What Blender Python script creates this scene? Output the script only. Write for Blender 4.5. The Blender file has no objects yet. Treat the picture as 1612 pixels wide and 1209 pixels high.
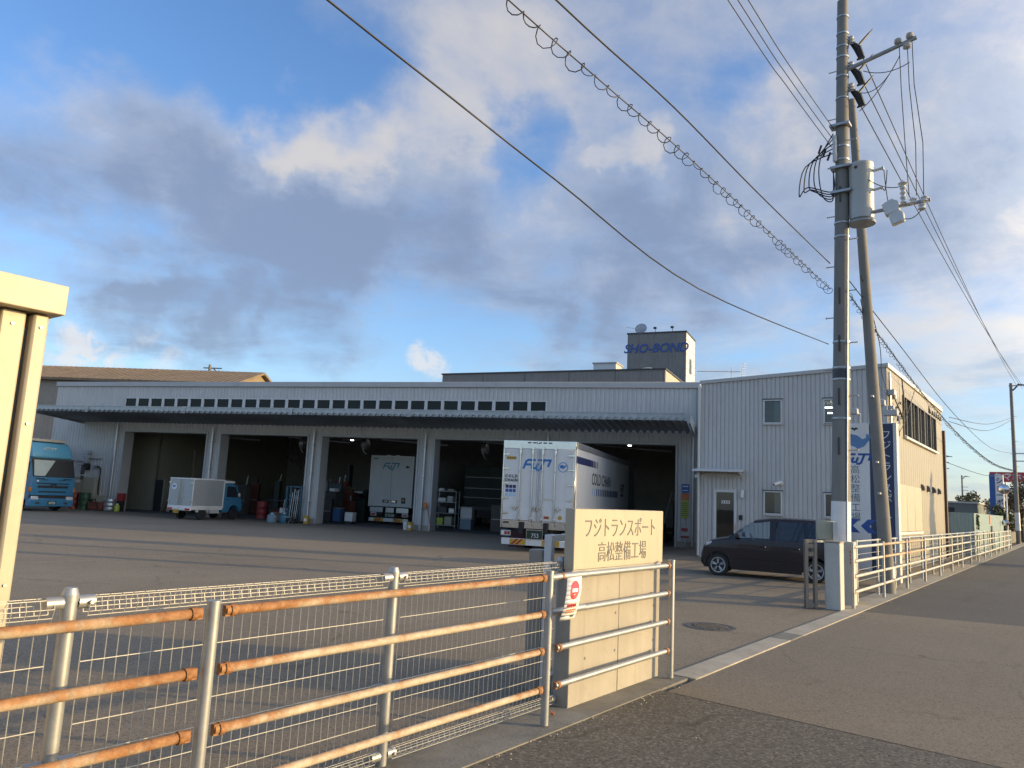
import bpy, bmesh, math, random
from mathutils import Vector, Matrix
R = math.radians
rnd = random.Random(11)
scn = bpy.context.scene
COL = scn.collection

# ------------------------------------------------------------------ camera
SUN_B, SUN_E = 97.0, 10.0            # bearing (clockwise from +Y) and elevation of the sun, degrees
PITCH, ROLL = R(8.474), R(2.748)
cam = bpy.data.cameras.new('camera'); cam.sensor_width = 36; cam.lens = 36 * 1190 / 1612
cam.clip_start = .05; cam.clip_end = 4000
co = bpy.data.objects.new('camera', cam); COL.objects.link(co)
fw = Vector((0, math.cos(PITCH), math.sin(PITCH))); u0 = Vector((0, -math.sin(PITCH), math.cos(PITCH))); r0 = Vector((1, 0, 0))
cr = r0 * math.cos(ROLL) + u0 * math.sin(ROLL); cu = u0 * math.cos(ROLL) - r0 * math.sin(ROLL)
co.matrix_world = Matrix(((cr.x, cu.x, -fw.x, 0), (cr.y, cu.y, -fw.y, 0), (cr.z, cu.z, -fw.z, 1.75), (0, 0, 0, 1)))
scn.camera = co
vs = scn.view_settings; vs.view_transform = 'Standard'; vs.look = 'None'; vs.exposure = 1.5; vs.gamma = 1.0; vs.use_curve_mapping = False

# ------------------------------------------------------------------ sky and sun
def px_dir(x, y):
    """direction of a bit of cloud, measured from the photograph"""
    d = fw * 1190 + cr * (x - 806) + cu * (604.5 - y); return d.normalized()

world = bpy.data.worlds.new('World'); scn.world = world; world.use_nodes = True
def build_world():
    nt = world.node_tree; nt.nodes.clear(); N = nt.nodes; L = nt.links
    out = N.new('ShaderNodeOutputWorld'); bg = N.new('ShaderNodeBackground'); bg.inputs[1].default_value = 0.11
    L.new(bg.outputs[0], out.inputs[0])
    sky = N.new('ShaderNodeTexSky'); sky.sky_type = 'NISHITA'; sky.sun_disc = False
    sky.sun_elevation = R(SUN_E); sky.sun_rotation = R(SUN_B); sky.air_density = 1.0; sky.dust_density = 0.6; sky.ozone_density = 1.6
    tc = N.new('ShaderNodeTexCoord'); nrm = N.new('ShaderNodeVectorMath'); nrm.operation = 'NORMALIZE'; L.new(tc.outputs['Generated'], nrm.inputs[0])
    D = nrm.outputs[0]
    def math_(op, a, b=None, c=None, clamp=False):
        m = N.new('ShaderNodeMath'); m.operation = op; m.use_clamp = clamp
        for i, v in enumerate((a, b, c)):
            if v is None: continue
            if isinstance(v, (int, float)): m.inputs[i].default_value = v
            else: L.new(v, m.inputs[i])
        return m.outputs[0]
    def mapr(v, a, b, c=0., d=1., smooth=True):
        m = N.new('ShaderNodeMapRange'); m.interpolation_type = 'SMOOTHSTEP' if smooth else 'LINEAR'
        L.new(v, m.inputs[0])
        for i, k in enumerate((a, b, c, d)): m.inputs[i + 1].default_value = k
        return m.outputs[0]
    def mix(f, a, b):
        m = N.new('ShaderNodeMix'); m.data_type = 'RGBA'
        if isinstance(f, (int, float)): m.inputs[0].default_value = f
        else: L.new(f, m.inputs[0])
        for i, v in ((6, a), (7, b)):
            if isinstance(v, tuple): m.inputs[i].default_value = (*v, 1)
            else: L.new(v, m.inputs[i])
        return m.outputs[2]
    sep = N.new('ShaderNodeSeparateXYZ'); L.new(D, sep.inputs[0])
    zz = math_('ADD', math_('MAXIMUM', sep.outputs[2], 0.0), 0.13)
    cv = N.new('ShaderNodeCombineXYZ'); L.new(math_('DIVIDE', sep.outputs[0], zz), cv.inputs[0]); L.new(math_('DIVIDE', sep.outputs[1], zz), cv.inputs[1])
    def noise(scale, detail, rough, dist=0., off=(0, 0, 0), vec=None):
        mp = N.new('ShaderNodeMapping'); L.new(vec or cv.outputs[0], mp.inputs[0]); mp.inputs[1].default_value = off
        n = N.new('ShaderNodeTexNoise'); L.new(mp.outputs[0], n.inputs['Vector'])
        n.inputs['Scale'].default_value = scale; n.inputs['Detail'].default_value = detail; n.inputs['Roughness'].default_value = rough; n.inputs['Distortion'].default_value = dist
        return n.outputs['Fac']
    n1 = noise(1.15, 9, .56, .35, (3.1, 1.7, 0))
    n2 = noise(2.6, 8, .6, .5, (7.3, 2.2, 0))
    n3 = noise(5.2, 7, .6, .3, (1.3, 9.2, 0), D)
    wn = N.new('ShaderNodeTexNoise'); L.new(D, wn.inputs['Vector']); wn.inputs['Scale'].default_value = 5.5; wn.inputs['Detail'].default_value = 7; wn.inputs['Roughness'].default_value = .58
    wo = N.new('ShaderNodeVectorMath'); wo.operation = 'SUBTRACT'; L.new(wn.outputs['Color'], wo.inputs[0]); wo.inputs[1].default_value = (.5, .5, .5)
    wm = N.new('ShaderNodeVectorMath'); wm.operation = 'MULTIPLY_ADD'; L.new(wo.outputs[0], wm.inputs[0]); wm.inputs[1].default_value = (.34, .34, .20); L.new(D, wm.inputs[2])
    wz = N.new('ShaderNodeVectorMath'); wz.operation = 'NORMALIZE'; L.new(wm.outputs[0], wz.inputs[0]); DW = wz.outputs[0]
    # large cloud masses and clear gaps where the photograph has them
    def blobs(items, DD=None, gain=1.):
        acc = None
        for x, y, rx, w in items:
            v = px_dir(x, y); dt = N.new('ShaderNodeVectorMath'); dt.operation = 'DOT_PRODUCT'; L.new(DD or DW, dt.inputs[0]); dt.inputs[1].default_value = v
            s = mapr(dt.outputs['Value'], math.cos(rx / 1190), 1.0, 0., w * gain)
            acc = s if acc is None else math_('ADD', acc, s)
        return acc
    cover = blobs([(0, 150, 210, .34), (150, 230, 230, .42), (300, 290, 220, .40), (450, 340, 210, .34), (600, 360, 200, .34), (720, 330, 170, .25), (520, 230, 110, .25), (430, 190, 80, .2), (20, -40, 260, -.60), (260, 20, 200, -.50), (400, 100, 120, -.22), (500, 130, 110, -.2), (560, 60, 110, -.12), (700, 110, 140, .16), (800, 50, 200, .2), (640, 200, 130, .12),
                   (60, 430, 150, -.25), (230, 440, 130, -.25), (380, 450, 110, -.12), (170, 470, 80, .40), (270, 488, 80, .45), (370, 508, 80, .45), (470, 525, 75, .42), (550, 540, 55, .34), (700, 470, 150, -.30), (640, 590, 200, -.30), (450, 600, 160, -.2), (800, 445, 90, .36), (890, 470, 100, .42), (990, 490, 110, .36), (720, 512, 55, .25), (770, 560, 50, .25), (820, 590, 50, .25),
                   (1060, 420, 200, .25), (1150, 120, 420, .24), (1500, 160, 400, .34), (1560, 470, 260, .25), (830, 215, 100, -.45), (1190, 140, 80, -.40), (780, 290, 70, -.15), (1540, 700, 160, -.1), (1240, 320, 240, .2), (950, 300, 150, .12)], None, .62)
    dens = math_('ADD', math_('ADD', math_('MULTIPLY', math_('SUBTRACT', n1, .5), 1.0), math_('MULTIPLY', math_('SUBTRACT', n2, .5), .75)), cover)
    mask = mapr(dens, -.28, .46)
    thick = mapr(dens, .12, .62)
    lit = blobs([(0, 70, 120, .5), (120, 130, 100, .35), (430, 185, 80, .45), (530, 245, 100, .6), (470, 215, 80, .4), (280, 340, 80, .3), (690, 70, 220, .35), (800, 90, 160, .25), (1000, 270, 60, .5), (1030, 320, 70, .35), (1080, 90, 260, .12), (1560, 500, 200, .5), (1250, 190, 90, .4), (1560, 60, 250, .1), (720, 160, 80, .2),
                 (330, 505, 260, -.5), (130, 290, 200, -.18), (420, 390, 200, -.3), (620, 390, 190, -.3), (890, 480, 170, -.4), (1450, 300, 260, -.1), (1060, 380, 110, -.3)], None, .8)
    n4 = noise(1.9, 7, .62, .4, (5.05, 4.4, 0))
    shade = math_('ADD', math_('ADD', math_('MULTIPLY', math_('SUBTRACT', n4, .5), 1.6), lit), math_('MULTIPLY', math_('SUBTRACT', .5, thick), .32))
    br = mapr(math_('ADD', shade, math_('MULTIPLY', math_('SUBTRACT', noise(9, 9, .66, .5, (2, 5, 1), D), .5), .9)), -.85, .95)
    # colours are radiances before the background strength
    dark = (.84, 1.06, 1.56); mid = (1.32, 1.52, 1.95); hi = (2.3, 2.18, 2.1)
    c1 = mix(mapr(br, .08, .6), dark, mid); c2 = mix(mapr(br, .5, .95), c1, hi)
    # cloud and haze glow towards the low sun, boosted as warm fill light
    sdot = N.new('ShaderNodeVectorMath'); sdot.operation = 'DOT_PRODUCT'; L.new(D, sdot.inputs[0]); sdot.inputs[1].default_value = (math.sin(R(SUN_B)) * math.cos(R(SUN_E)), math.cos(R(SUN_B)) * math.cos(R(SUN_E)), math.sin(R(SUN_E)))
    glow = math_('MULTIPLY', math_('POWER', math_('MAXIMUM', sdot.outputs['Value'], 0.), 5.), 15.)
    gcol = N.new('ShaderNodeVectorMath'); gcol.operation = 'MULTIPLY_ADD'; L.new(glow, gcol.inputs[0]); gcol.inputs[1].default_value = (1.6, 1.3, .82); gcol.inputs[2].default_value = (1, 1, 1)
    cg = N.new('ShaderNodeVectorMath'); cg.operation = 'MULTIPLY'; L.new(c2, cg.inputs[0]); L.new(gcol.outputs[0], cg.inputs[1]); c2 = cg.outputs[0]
    hs = N.new('ShaderNodeHueSaturation'); hs.inputs['Saturation'].default_value = 1.1; hs.inputs['Value'].default_value = 1.36; 
    tint = N.new('ShaderNodeMix'); tint.data_type = 'RGBA'; tint.blend_type = 'MULTIPLY'; tint.inputs[0].default_value = 1.; L.new(sky.outputs[0], tint.inputs[6]); tint.inputs[7].default_value = (.58, .62, .76, 1); L.new(tint.outputs[2], hs.inputs['Color'])
    lowhaze = mapr(sep.outputs[2], .0, .3, 1., 0.)
    skyc = hs.outputs[0]
    # small bright puffs low over the roofs
    puff_c = blobs(DD=D, items=[(664, 560, 34, 1.0), (688, 578, 30, .8), (112, 545, 48, 1.0), (150, 572, 46, .8), (240, 565, 70, .5)])
    pm = mapr(math_('MULTIPLY', puff_c, math_('MULTIPLY_ADD', noise(30, 8, .68, .6, (0, 0, 0), D), 3.6, -1.2)), .12, .95)
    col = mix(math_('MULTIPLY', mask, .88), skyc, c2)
    col = mix(math_('MULTIPLY', lowhaze, .42), col, (1.2, 1.75, 2.35))
    col = mix(math_('MULTIPLY', pm, .62), col, (3.0, 2.75, 2.55))
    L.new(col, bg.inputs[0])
build_world()
world.cycles.sampling_method = 'MANUAL'; world.cycles.sample_map_resolution = 256
sl = bpy.data.lights.new('sun', 'SUN'); sl.energy = 2.0; sl.angle = R(.55); sl.color = (1.0, .70, .30)
so = bpy.data.objects.new('sun', sl); COL.objects.link(so)
sd = Vector((math.sin(R(SUN_B)) * math.cos(R(SUN_E)), math.cos(R(SUN_B)) * math.cos(R(SUN_E)), math.sin(R(SUN_E))))
so.rotation_euler = sd.to_track_quat('Z', 'Y').to_euler(); so.location = sd * 120
scn.cycles.max_bounces = 8; scn.cycles.transparent_max_bounces = 12; scn.cycles.caustics_reflective = False; scn.cycles.caustics_refractive = False
scn.cycles.sample_clamp_indirect = 6.0

# ------------------------------------------------------------------ helpers
def frame(x, y, b, z=0.):
    """local frame: x axis along bearing b, y axis to its left, z up"""
    s, c = math.sin(R(b)), math.cos(R(b))
    return Matrix(((s, -c, 0, x), (c, s, 0, y), (0, 0, 1, z), (0, 0, 0, 1)))
ROAD = frame(0, 0, 36.8)                  # x along the road, y towards the yard (camera stands on x=0, y=0)
WORK = frame(7.19, 32.06, 107.6)          # x right along the workshop front, y into the workshop
OFFI = frame(6.794, 26.766, 119.2)        # x right along the office front, y into the office
def T(x, y, z=0., rz=0.): return Matrix.Translation((x, y, z)) @ Matrix.Rotation(R(rz), 4, 'Z')

class MB:
    def __init__(s): s.v = []; s.f = []; s.m = []; s.k = 0
    def add(s, vs_, fs_):
        o = len(s.v); s.v += [tuple(p) for p in vs_]
        for f in fs_: s.f.append(tuple(i + o for i in f)); s.m.append(s.k)
        return s
    def mat(s, k): s.k = k; return s
    def box(s, x0, x1, y0, y1, z0, z1):
        x0, x1 = sorted((x0, x1)); y0, y1 = sorted((y0, y1)); z0, z1 = sorted((z0, z1))
        return s.add([(x0, y0, z0), (x1, y0, z0), (x1, y1, z0), (x0, y1, z0), (x0, y0, z1), (x1, y0, z1), (x1, y1, z1), (x0, y1, z1)],
                     [(0, 3, 2, 1), (4, 5, 6, 7), (0, 1, 5, 4), (1, 2, 6, 5), (2, 3, 7, 6), (3, 0, 4, 7)])
    def quad(s, *p): return s.add(p, [tuple(range(len(p)))])
    def cyl(s, p, q, r, n=10, r2=None, cap=True):
        p = Vector(p); q = Vector(q); d = (q - p).normalized(); a = d.orthogonal().normalized(); b = d.cross(a); r2 = r if r2 is None else r2
        vs_ = []
        for i in range(n):
            t = 2 * math.pi * i / n; w = a * math.cos(t) + b * math.sin(t); vs_ += [p + w * r, q + w * r2]
        fs_ = [(2 * i, 2 * ((i + 1) % n), 2 * ((i + 1) % n) + 1, 2 * i + 1) for i in range(n)]
        if cap: fs_ += [tuple(2 * i for i in reversed(range(n))), tuple(2 * i + 1 for i in range(n))]
        return s.add(vs_, fs_)
    def tube(s, path, r, n=6, rf=None):
        P = [Vector(p) for p in path]; vs_ = []; fs_ = []; a = None
        for i, p in enumerate(P):
            d = (P[min(i + 1, len(P) - 1)] - P[max(i - 1, 0)]).normalized()
            if a is None: a = d.orthogonal().normalized()
            a = (a - d * a.dot(d)); a = a.normalized() if a.length > 1e-6 else d.orthogonal().normalized()
            b = d.cross(a); rr = rf(i) if rf else r
            for k in range(n):
                t = 2 * math.pi * k / n; vs_.append(p + (a * math.cos(t) + b * math.sin(t)) * rr)
        for i in range(len(P) - 1):
            for k in range(n): fs_.append((i * n + k, i * n + (k + 1) % n, (i + 1) * n + (k + 1) % n, (i + 1) * n + k))
        fs_ += [tuple(reversed(range(n))), tuple((len(P) - 1) * n + k for k in range(n))]
        return s.add(vs_, fs_)
    def lathe(s, prof, n=16, M=None, cap=True):
        M = M or Matrix(); vs_ = []; fs_ = []; m = len(prof)
        for k in range(n):
            t = 2 * math.pi * k / n
            for r, z in prof: vs_.append(M @ Vector((r * math.cos(t), r * math.sin(t), z)))
        for k in range(n):
            for i in range(m - 1): fs_.append((k * m + i, ((k + 1) % n) * m + i, ((k + 1) % n) * m + i + 1, k * m + i + 1))
        if cap: fs_.append(tuple(k * m for k in reversed(range(n)))); fs_.append(tuple(k * m + m - 1 for k in range(n)))
        return s.add(vs_, fs_)
    def prism(s, poly, ax, a, b):
        def P(u, v, w): return {'x': (w, u, v), 'y': (u, w, v), 'z': (u, v, w)}[ax]
        n = len(poly); vs_ = [P(u, v, a) for u, v in poly] + [P(u, v, b) for u, v in poly]
        fs_ = [tuple(range(n))[::-1], tuple(range(n, 2 * n))] + [(i, (i + 1) % n, n + (i + 1) % n, n + i) for i in range(n)]
        return s.add(vs_, fs_)
    def ball(s, c, r, n=8, sz=1.):
        prof = [(max(.001, math.sin(math.pi * i / n) * r), -math.cos(math.pi * i / n) * r * sz) for i in range(n + 1)]
        return s.lathe(prof, n * 2, Matrix.Translation(c))
    def xf(s, M, start=0):
        for i in range(start, len(s.v)): s.v[i] = tuple(M @ Vector(s.v[i]))
        return s
    def mesh(s, name, mats, smooth=0):
        me = bpy.data.meshes.new(name); me.from_pydata(s.v, [], s.f); me.validate()
        bm = bmesh.new(); bm.from_mesh(me); bmesh.ops.recalc_face_normals(bm, faces=bm.faces[:]); bm.to_mesh(me); bm.free()
        for m in (mats if isinstance(mats, (list, tuple)) else [mats]): me.materials.append(m)
        if len(me.polygons) == len(s.m): me.polygons.foreach_set('material_index', s.m)
        if smooth: me.polygons.foreach_set('use_smooth', [True] * len(me.polygons)); me.set_sharp_from_angle(angle=R(smooth))
        return me
    def build(s, name, mats, parent=None, M=None, smooth=0, bevel=0, seg=1):
        me = s.mesh(name, mats, smooth or (35 if bevel else 0))
        return place(name, me, parent, M, bevel, seg)

def place(name, me, parent=None, M=None, bevel=0, seg=1):
    o = bpy.data.objects.new(name, me); COL.objects.link(o); o.parent = parent
    if M is not None: o.matrix_local = M
    if bevel:
        b = o.modifiers.new('bevel', 'BEVEL'); b.width = bevel; b.segments = seg; b.limit_method = 'ANGLE'; b.angle_limit = R(40); b.harden_normals = False
    return o
def tag(o, label=None, cat=None, group=None, kind=None):
    for k, v in (('label', label), ('category', cat), ('group', group), ('kind', kind)):
        if v: o[k] = v
    return o
def thing(name, label, cat, M=None, group=None):
    o = bpy.data.objects.new(name, None); COL.objects.link(o); o.empty_display_size = .3
    if M is not None: o.matrix_local = M
    return tag(o, label, cat, group)
def box(name, m, parent, x0, x1, y0, y1, z0, z1, bevel=0, M=None): return MB().box(x0, x1, y0, y1, z0, z1).build(name, m, parent, M, bevel=bevel)
def cyl(name, m, parent, p, q, r, n=12, r2=None, M=None): return MB().cyl(p, q, r, n, r2).build(name, m, parent, M, smooth=40)

# ------------------------------------------------------------------ materials
MATS = {}
def nodes(name):
    m = bpy.data.materials.new(name); m.use_nodes = True; nt = m.node_tree
    return m, nt, nt.nodes, nt.links, nt.nodes['Principled BSDF']
def _noise(N, L, scale, detail=5, rough=.6, vec=None, stretch=None):
    n = N.new('ShaderNodeTexNoise'); n.inputs['Scale'].default_value = scale; n.inputs['Detail'].default_value = detail; n.inputs['Roughness'].default_value = rough
    if vec is not None:
        if stretch:
            mp = N.new('ShaderNodeMapping'); mp.inputs[3].default_value = stretch; L.new(vec, mp.inputs[0]); vec = mp.outputs[0]
        L.new(vec, n.inputs['Vector'])
    return n.outputs['Fac']
def _ramp(N, L, fac, stops):
    r = N.new('ShaderNodeValToRGB'); L.new(fac, r.inputs[0]); e = r.color_ramp.elements
    while len(e) < len(stops): e.new(.5)
    for i, (p, c) in enumerate(stops): e[i].position = p; e[i].color = (*c, 1) if len(c) == 3 else c
    return r.outputs[0]
def _mix(N, L, f, a, b, mode='MIX'):
    m = N.new('ShaderNodeMix'); m.data_type = 'RGBA'; m.blend_type = mode
    for i, v in ((0, f), (6, a), (7, b)):
        if isinstance(v, (int, float)): m.inputs[i].default_value = v
        elif isinstance(v, tuple): m.inputs[i].default_value = (*v, 1)
        else: L.new(v, m.inputs[i])
    return m.outputs[2]
def _bump(N, L, b, h, strength, dist):
    n = N.new('ShaderNodeBump'); n.inputs['Strength'].default_value = strength; n.inputs['Distance'].default_value = dist
    L.new(h, n.inputs['Height']); L.new(n.outputs[0], b.inputs['Normal'])
def paint(name, col, rough=.5, metal=0., var=.12, scale=1.2, streak=.0, dirt=(.09, .08, .065), dirt_amt=.25, bump=0., coat=0.):
    """paint, metal, plaster or plastic: colour with uneven wear and grime"""
    if name in MATS: return MATS[name]
    m, nt, N, L, b = nodes(name)
    g = N.new('ShaderNodeTexCoord').outputs['Object']
    v1 = _noise(N, L, scale, 6, .65, g); v2 = _noise(N, L, scale * 5.3, 5, .7, g)
    dk = tuple(c * (1 - var) for c in col); lt = tuple(min(1, c * (1 + var)) for c in col)
    c = _ramp(N, L, v1, [(.3, dk), (.7, lt)])
    gr = _ramp(N, L, v2, [(.5, (0, 0, 0)), (.8, (1, 1, 1))])
    mm = N.new('ShaderNodeMath'); mm.operation = 'MULTIPLY'; L.new(gr, mm.inputs[0]); mm.inputs[1].default_value = dirt_amt
    c = _mix(N, L, mm.outputs[0], c, dirt)
    if streak:
        s = _noise(N, L, 1.0, 5, .7, g, (9, 9, .55)); sr = _ramp(N, L, s, [(.48, (0, 0, 0)), (.75, (1, 1, 1))])
        m2 = N.new('ShaderNodeMath'); m2.operation = 'MULTIPLY'; L.new(sr, m2.inputs[0]); m2.inputs[1].default_value = streak
        c = _mix(N, L, m2.outputs[0], c, dirt)
    L.new(c, b.inputs['Base Color']); b.inputs['Metallic'].default_value = metal
    rr = N.new('ShaderNodeMapRange'); L.new(v2, rr.inputs[0]); rr.inputs[3].default_value = max(.03, rough - .12); rr.inputs[4].default_value = min(1, rough + .12); L.new(rr.outputs[0], b.inputs['Roughness'])
    if coat: b.inputs['Coat Weight'].default_value = coat; b.inputs['Coat Roughness'].default_value = .06
    if bump: _bump(N, L, b, v2, bump, .01)
    MATS[name] = m; return m
def glass(name, tint=(.75, .8, .8), k=1.4):
    if name in MATS: return MATS[name]
    m, nt, N, L, b = nodes(name); N.remove(b)
    out = [n for n in N if n.type == 'OUTPUT_MATERIAL'][0]
    tr = N.new('ShaderNodeBsdfTransparent'); tr.inputs[0].default_value = (*tint, 1)
    gl = N.new('ShaderNodeBsdfGlossy'); gl.inputs['Roughness'].default_value = .02; gl.inputs[0].default_value = (.95, .97, 1, 1)
    lw = N.new('ShaderNodeLayerWeight'); lw.inputs[0].default_value = .5; fr = N.new('ShaderNodeMath'); fr.operation = 'POWER'; L.new(lw.outputs['Facing'], fr.inputs[0]); fr.inputs[1].default_value = 4.
    mr = N.new('ShaderNodeMath'); mr.operation = 'MULTIPLY_ADD'; L.new(fr.outputs[0], mr.inputs[0]); mr.inputs[1].default_value = k; mr.inputs[2].default_value = .05 * k; mr.use_clamp = True
    mx = N.new('ShaderNodeMixShader'); L.new(mr.outputs[0], mx.inputs[0]); L.new(tr.outputs[0], mx.inputs[1]); L.new(gl.outputs[0], mx.inputs[2]); L.new(mx.outputs[0], out.inputs[0])
    MATS[name] = m; return m
def emit(name, col, st):
    if name in MATS: return MATS[name]
    m, nt, N, L, b = nodes(name); b.inputs['Base Color'].default_value = (*col, 1); b.inputs['Emission Color'].default_value = (*col, 1); b.inputs['Emission Strength'].default_value = st
    MATS[name] = m; return m
def asphalt(name, lo, hi, agg, stain, coarse=120., bump=.25, streak_b=None):
    m, nt, N, L, b = nodes(name); g = N.new('ShaderNodeTexCoord').outputs['Object']
    big = _noise(N, L, .22, 7, .62, g); mid = _noise(N, L, 2.1, 6, .65, g); fine = _noise(N, L, coarse, 3, .6, g)
    c = _ramp(N, L, big, [(.32, lo), (.68, hi)])
    c = _mix(N, L, _ramp(N, L, mid, [(.40, (.0, .0, .0)), (.72, (.65, .65, .65))]), c, stain)
    vo = N.new('ShaderNodeTexVoronoi'); vo.inputs['Scale'].default_value = coarse * .9; L.new(g, vo.inputs['Vector'])
    sp = N.new('ShaderNodeSeparateColor'); L.new(vo.outputs['Color'], sp.inputs[0])
    c = _mix(N, L, _ramp(N, L, sp.outputs[0], [(.62, (0, 0, 0)), (.9, (.5, .5, .5))]), c, agg)
    c = _mix(N, L, _ramp(N, L, sp.outputs[1], [(.7, (0, 0, 0)), (.95, (.6, .6, .6))]), c, tuple(x * .35 for x in lo))
    # tyre scrubs and oily patches
    st = _noise(N, L, .5, 6, .7, g, (.18, 1.6, 1)); st2 = _noise(N, L, .9, 5, .7, g)
    c = _mix(N, L, _ramp(N, L, st, [(.56, (0, 0, 0)), (.74, (.45, .45, .45))]), c, tuple(x * .55 for x in lo))
    c = _mix(N, L, _ramp(N, L, st2, [(.66, (0, 0, 0)), (.78, (.6, .6, .6))]), c, tuple(x * .45 for x in lo))
    wv = N.new('ShaderNodeTexNoise'); wv.inputs['Scale'].default_value = 1.6; wv.inputs['Detail'].default_value = 6; L.new(g, wv.inputs['Vector'])
    va = N.new('ShaderNodeVectorMath'); va.operation = 'MULTIPLY_ADD'; L.new(wv.outputs['Color'], va.inputs[0]); va.inputs[1].default_value = (.9, .9, 0); L.new(g, va.inputs[2])
    ck = N.new('ShaderNodeTexVoronoi'); ck.feature = 'DISTANCE_TO_EDGE'; ck.inputs['Scale'].default_value = .21; L.new(va.outputs[0], ck.inputs['Vector'])
    cm = N.new('ShaderNodeMath'); cm.operation = 'MULTIPLY'; L.new(_ramp(N, L, ck.outputs['Distance'], [(.0015, (1, 1, 1)), (.0055, (0, 0, 0))]), cm.inputs[0]); L.new(_ramp(N, L, st2, [(.42, (0, 0, 0)), (.58, (.5, .5, .5))]), cm.inputs[1])
    c = _mix(N, L, cm.outputs[0], c, tuple(x * .3 for x in lo))
    L.new(c, b.inputs['Base Color']); b.inputs['Roughness'].default_value = .86; b.inputs['Specular IOR Level'].default_value = .3
    a = N.new('ShaderNodeMath'); a.operation = 'ADD'; L.new(fine, a.inputs[0]); L.new(mid, a.inputs[1])
    _bump(N, L, b, a.outputs[0], bump, .004); MATS[name] = m; return m
def concrete(name, col, var=.16, stain=.5, joint=False, bump=.25):
    m, nt, N, L, b = nodes(name); g = N.new('ShaderNodeTexCoord').outputs['Object']
    v = _noise(N, L, 1.3, 7, .65, g); f = _noise(N, L, 38, 4, .65, g); s = _noise(N, L, 1.0, 6, .7, g, (7, 7, .5)); sp = _noise(N, L, 9, 5, .6, g)
    c = _ramp(N, L, v, [(.3, tuple(x * (1 - var) for x in col)), (.7, tuple(min(1, x * (1 + var)) for x in col))])
    c = _mix(N, L, _ramp(N, L, s, [(.5, (0, 0, 0)), (.78, (stain, stain, stain))]), c, tuple(x * .42 for x in col))
    c = _mix(N, L, _ramp(N, L, sp, [(.62, (0, 0, 0)), (.75, (.4, .4, .4))]), c, tuple(x * .6 for x in col))
    L.new(c, b.inputs['Base Color']); b.inputs['Roughness'].default_value = .85; b.inputs['Specular IOR Level'].default_value = .25
    _bump(N, L, b, f, bump, .004); MATS[name] = m; return m
def rusty(name, amt):
    m, nt, N, L, b = nodes(name); g = N.new('ShaderNodeTexCoord').outputs['Object']
    v = _noise(N, L, 4.5, 9, .75, g); f = _noise(N, L, 26, 6, .7, g)
    a = N.new('ShaderNodeMath'); a.operation = 'MULTIPLY_ADD'; L.new(f, a.inputs[0]); a.inputs[1].default_value = .38
    gsep = N.new('ShaderNodeSeparateXYZ'); L.new(N.new('ShaderNodeTexCoord').outputs['Generated'], gsep.inputs[0])
    ed = N.new('ShaderNodeMath'); ed.operation = 'SUBTRACT'; L.new(gsep.outputs[0], ed.inputs[0]); ed.inputs[1].default_value = .5
    ea = N.new('ShaderNodeMath'); ea.operation = 'ABSOLUTE'; L.new(ed.outputs[0], ea.inputs[0])
    er = N.new('ShaderNodeMapRange'); L.new(ea.outputs[0], er.inputs[0]); er.inputs[1].default_value = .36; er.inputs[2].default_value = .5; er.inputs[3].default_value = 0; er.inputs[4].default_value = .16
    ez = N.new('ShaderNodeMath'); ez.operation = 'MULTIPLY_ADD'; L.new(gsep.outputs[2], ez.inputs[0]); ez.inputs[1].default_value = .22; L.new(er.outputs[0], ez.inputs[2])
    e2 = N.new('ShaderNodeMath'); e2.operation = 'ADD'; L.new(ez.outputs[0], e2.inputs[0]); L.new(v, e2.inputs[1])
    e3 = N.new('ShaderNodeMath'); e3.operation = 'SUBTRACT'; L.new(e2.outputs[0], e3.inputs[0]); e3.inputs[1].default_value = .11
    L.new(e3.outputs[0], a.inputs[2])
    fac = _ramp(N, L, a.outputs[0], [(.84 - amt, (0, 0, 0)), (1.06 - amt, (1, 1, 1))])
    rust = _ramp(N, L, f, [(.3, (.17, .068, .025)), (.52, (.30, .135, .048)), (.75, (.40, .23, .105))])
    pnt = _ramp(N, L, f, [(.35, (.40, .33, .23)), (.7, (.55, .49, .38))])
    L.new(_mix(N, L, fac, pnt, rust), b.inputs['Base Color']); b.inputs['Roughness'].default_value = .75
    _bump(N, L, b, f, .35, .003); MATS[name] = m; return m

M_ = MATS
yard_m = asphalt('yard_asphalt', (.18, .148, .106), (.27, .224, .162), (.32, .27, .205), (.215, .178, .13), 90, .2)
road_near_m = asphalt('road_asphalt_coarse', (.085, .075, .061), (.14, .122, .098), (.27, .245, .20), (.11, .10, .083), 62, .5)
apron_m = asphalt('road_asphalt_worn', (.165, .138, .102), (.23, .193, .144), (.28, .24, .185), (.19, .16, .12), 95, .25)
road_far_m = asphalt('road_asphalt_dark', (.085, .08, .073), (.12, .112, .10), (.16, .15, .135), (.10, .095, .085), 95, .2)
ground_m = asphalt('ground_soil', (.08, .075, .06), (.12, .11, .09), (.15, .14, .12), (.10, .09, .07), 40, .3)
kerb_m = concrete('kerb_concrete', (.37, .335, .27), .2, .35, bump=.4)
footing_m = concrete('footing_concrete', (.20, .19, .165), .3, .5, bump=.9)
wall_conc_m = concrete('fairfaced_concrete', (.365, .335, .28), .14, .34, bump=.35)
pole_m = concrete('pole_concrete', (.235, .225, .205), .12, .35, bump=.12)
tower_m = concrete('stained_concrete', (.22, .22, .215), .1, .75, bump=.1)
clad_grey = paint('grey_cladding', (.57, .56, .54), .45, .0, .05, .5, .26, dirt=(.22, .20, .17), dirt_amt=.16)
clad_office = paint('office_cladding', (.54, .53, .51), .45, .0, .05, .5, .24, dirt=(.22, .20, .17), dirt_amt=.14)
clad_sunlit = paint('sunlit_cladding', (.30, .27, .21), .5, .0, .05, .6, .14, dirt_amt=.10)  # same panels as the office front, warm sunlight mixed into the colour
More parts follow.
